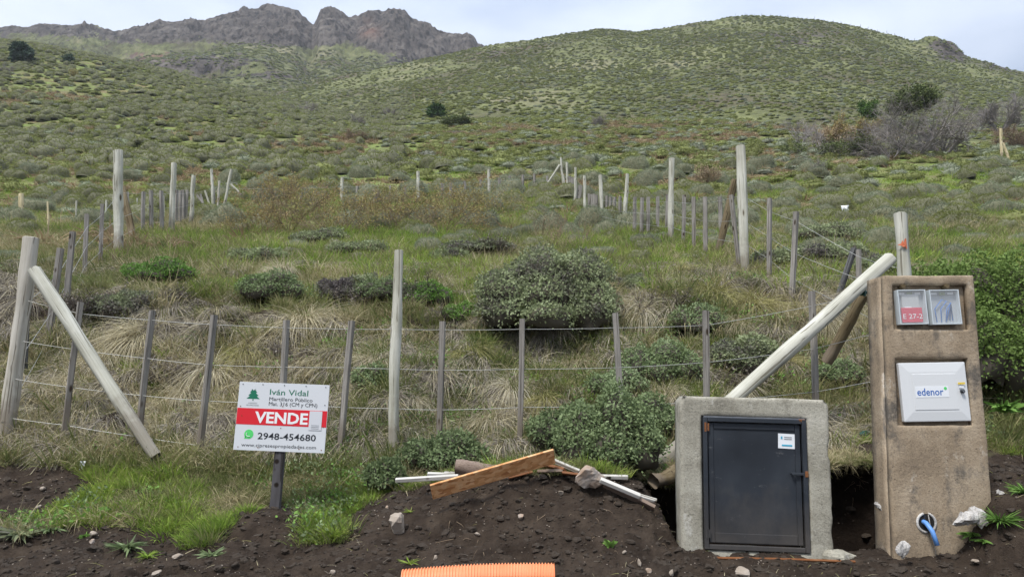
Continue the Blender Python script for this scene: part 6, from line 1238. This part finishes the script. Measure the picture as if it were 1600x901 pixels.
def conifer(px, py, hpx, wpx, seed, mat, label, name, y0=40, lsz=.25, n=5000):
    p = hit(px, py, y0); h = hpx / F * p.y; w_ = wpx / F * p.y; rt = empty(name, p); r = np.random.default_rng(seed)
    MB().tube([(0, 0, -.3), (.02 * h, 0, h * .5), (0, 0, h * .95)], [h * .03, h * .02, h * .005], 8).obj('trunk', M['post_brown'], rt)
    P = []; mb = MB()
    for j in range(90):
        f = r.uniform(.06, .98); a = r.uniform(0, 6.28); prof = math.sin(math.pi * min(1, (1 - f) ** .65 * .62 + .05)) * (1 + .3 * r.normal() * .6); L_ = w_ / 2 * max(.15, prof)
        e = np.array([math.cos(a) * L_, math.sin(a) * L_, h * f + .08 * h * r.random()]); mb.tube([(0, 0, h * f * .93), tuple(e)], [h * .008, h * .003], 4, False, .5)
        for g_ in np.linspace(.35, 1, 3): P.append(e * np.array([g_, g_, 1]) + r.normal(0, .035 * h, (n // 270, 3)))
    mb.obj('limbs', M['twig_brown'], rt); P = np.concatenate(P); V, t, q, a = leaves(P, r.normal(size=P.shape), lsz, r); mobj('foliage', np_mesh('foliage', V, t, q, [M[mat]], attrs={'var': a}), rt); return tag(rt, label, 'tree')
conifer(33, 98, 29, 25, 41, 'leaf_pine', 'dark pine standing alone on the left skyline slope', 'pine_tree', 60, .5, 8000)
conifer(682, 183, 20, 23, 42, 'leaf_conifer', 'small bright green conifer at the foot of the right hill', 'conifer_tree', 60, .28, 5000)
# ------------------------------------------------------------------ small plants on the soil, litter
def rosette(px, py, s_, seed, label, mat='leaf_bright', n=26, wd=.03, up=.8, name='leafy_plant', group=None, Y=None):
    r = np.random.default_rng(seed); a = r.uniform(0, 6.28, n); D = np.stack([np.cos(a), np.sin(a), r.uniform(.3, 1.2, n) * up], 1); B = r.normal(0, .008, (n, 3)); B[:, 2] = 0
    V, t, q, at = blades(B * s_ * 5, D, s_ * r.uniform(.5, 1.1, n), np.full(n, wd) * r.uniform(.7, 1.2, n), .5 * r.random(n), 4, rg=r)
    p = hit(px, py) if Y is None else pos(px, py, Y); return tag(mobj(name, np_mesh('plant', V, t, q, [M[mat]], attrs={'var': at}), loc=p), label, 'plant', group)
GP = 'green plants rooted in the bare soil'
rosette(954, 853, .075, 1, 'single bright green seedling low on the right side of the soil mound', wd=.035, n=14, up=1.6)
rosette(1562, 815, .17, 2, 'spiky green grass clump to the right of the meter pillar', n=160, wd=.012, group=GP); rosette(1600, 770, .14, 3, 'green grass clump at the right edge, uphill of the pillar foot', n=120, wd=.012, group=GP)
rosette(1520, 835, .10, 4, 'low leafy weed in front of the mortar heap', n=30, wd=.03, up=.4, group=GP); rosette(1478, 830, .05, 5, 'tiny yellowish weed beside the blue pipe', 'grass_dry', n=22, wd=.012, group=GP); rosette(1537, 845, .08, 6, 'flat weed farther right in front of the mortar heap', n=26, wd=.025, up=.3, group=GP)
rosette(30, 835, .20, 7, 'broad pale thistle patch at the left edge above the bare soil', 'leaf_greygreen', n=90, wd=.04, up=.45, group=GP); rosette(80, 828, .12, 8, 'smaller thistle patch right of the broad pale one', 'leaf_shrub', n=50, wd=.035, up=.45, group=GP); rosette(133, 838, .10, 9, 'leafy rosette below the left grass strip', n=26, wd=.03, up=.5, group=GP)
rosette(200, 855, .16, 10, 'feathery rosette at the lower edge of the left grass', 'leaf_shrub', n=70, wd=.025, up=.5, group=GP); rosette(330, 868, .12, 11, 'leafy weed left of the sign mound', 'leaf_shrub', n=50, wd=.02, up=.7, group=GP); rosette(230, 870, .10, 12, 'grass tuft growing out of the soil at lower left', 'grass_green', n=90, wd=.007, group=GP)
rosette(1430, 830, .06, 13, 'tiny weed at the left foot of the pillar hole', n=14, wd=.012, group=GP); rosette(640, 800, .07, 14, 'yellowish sprig on the soil left of the mound', 'grass_green', n=20, wd=.008, group=GP); rosette(640, 880, .09, 15, 'thin grass sprig beside the left end of the orange pipe', 'grass_green', n=22, wd=.008, group=GP)
rosette(1570, 640, .22, 16, 'broad-leaved bright plant below the dark bush at the right', n=40, wd=.06, group=GP, Y=6.1); rosette(520, 840, .15, 17, 'bright grass clump on the slope left of the mound', 'grass_green', n=200, wd=.007, up=1.4, group=GP); rosette(497, 815, .13, 18, 'bright grass clump right of the sign post', 'grass_green', n=180, wd=.007, up=1.4, group=GP)
def rag(px, py, s_, label, seed, Y=None):
    r = np.random.default_rng(seed); n = 9; u, v = np.meshgrid(np.linspace(-.5, .5, n), np.linspace(0, 1, n)); x = u * (.6 + .4 * v) * s_ + .15 * s_ * fbm(u * 3, v * 3, o=3, seed=seed); z = v * s_ * 1.3; y = .25 * s_ * fbm(u * 4, v * 4, 2.2, o=3, seed=seed + 1)
    o = mobj('rag', np_mesh('rag', np.stack([x, y, z], -1).reshape(-1, 3), quads=grid_faces(n, n), mats=[M['sticker']], smooth=True), loc=hit(px, py) if Y is None else pos(px, py, Y)); md = o.modifiers.new('thickness', 'SOLIDIFY'); md.thickness = s_ * .05; return tag(o, label, 'rag')
rag(1322, 336, .28, 'white rag caught on a stalk among the dead ferns at the right', 3); rag(127, 735, .06, 'small white paper scrap on the left bare soil', 4)
straw_bit = [np_mesh('straw_bit', *(lambda V_, t_, q_, a_: (V_, t_, q_))(*blades(np.zeros((1, 3)), np.array([[1., .2 * k, .12]]), np.array([1.]), np.array([.05]), np.array([.2]), 3, var=np.array([.3 * k]), rg=np.random.default_rng(k))), [M['straw'], M['dead_straw'], M['straw_green']][k:k + 1]) for k in range(3)]
X, Y, Z, px, py, r_ = sample(3200, 4.0, 6.1, 0, s=.85, seed=611); kp = dirt_mask(X, Y, Z, 6) & (r_.random(len(X)) < .35 + .9 * fbm(X * 2, Y * 2, o=2, seed=81)); X, Y, Z = X[kp], Y[kp], Z[kp]; m = len(X)
scatter('straw_litter', np.stack([X, Y, Z + .008], 1), r_.uniform(0, 6.28, m), r_.uniform(.02, .09, m), r_.integers(0, 3, m), straw_bit, 'bits of dead straw littering the bare soil', r_.normal(0, .3, (m, 2)))
# fine roots sticking out of the cut soil
mb = MB()
for k in range(70):
    px, py = (random.uniform(930, 1050), random.uniform(770, 880)) if k < 30 else (random.uniform(1310, 1375), random.uniform(720, 780)) if k < 45 else (random.uniform(640, 900), random.uniform(770, 880))
    p = hit(px, py); d = Vector((random.gauss(0, .05), random.uniform(-.03, 0), random.gauss(-.01, .04))); mb.tube([p, p + d * .5 + Vector((0, -.012, .005)), p + d + Vector((0, -.005, -.015))], [.0018, .0013, .0008], 4, False, random.random())
tag(mb.obj('root_fibres', M['twig_brown']), 'fine dry roots poking out of the dark soil faces', kind='stuff')
# ------------------------------------------------------------------ thin overcast air
hb = MB().box((0, 375, 208), (2900, 1200, 424)); hm = bpy.data.materials.new('haze'); hm.use_nodes = True; hn = hm.node_tree; hn.nodes.remove(hn.nodes['Principled BSDF'])
pv = hn.nodes.new('ShaderNodeVolumePrincipled'); pv.inputs['Color'].default_value = (.86, .91, 1, 1); pv.inputs['Density'].default_value = .0002; pv.inputs['Anisotropy'].default_value = .2
hn.links.new(pv.outputs[0], hn.nodes['Material Output'].inputs['Volume'])
tag(hb.obj('haze', hm), 'thin pale haze that fades the far hills', kind='stuff')
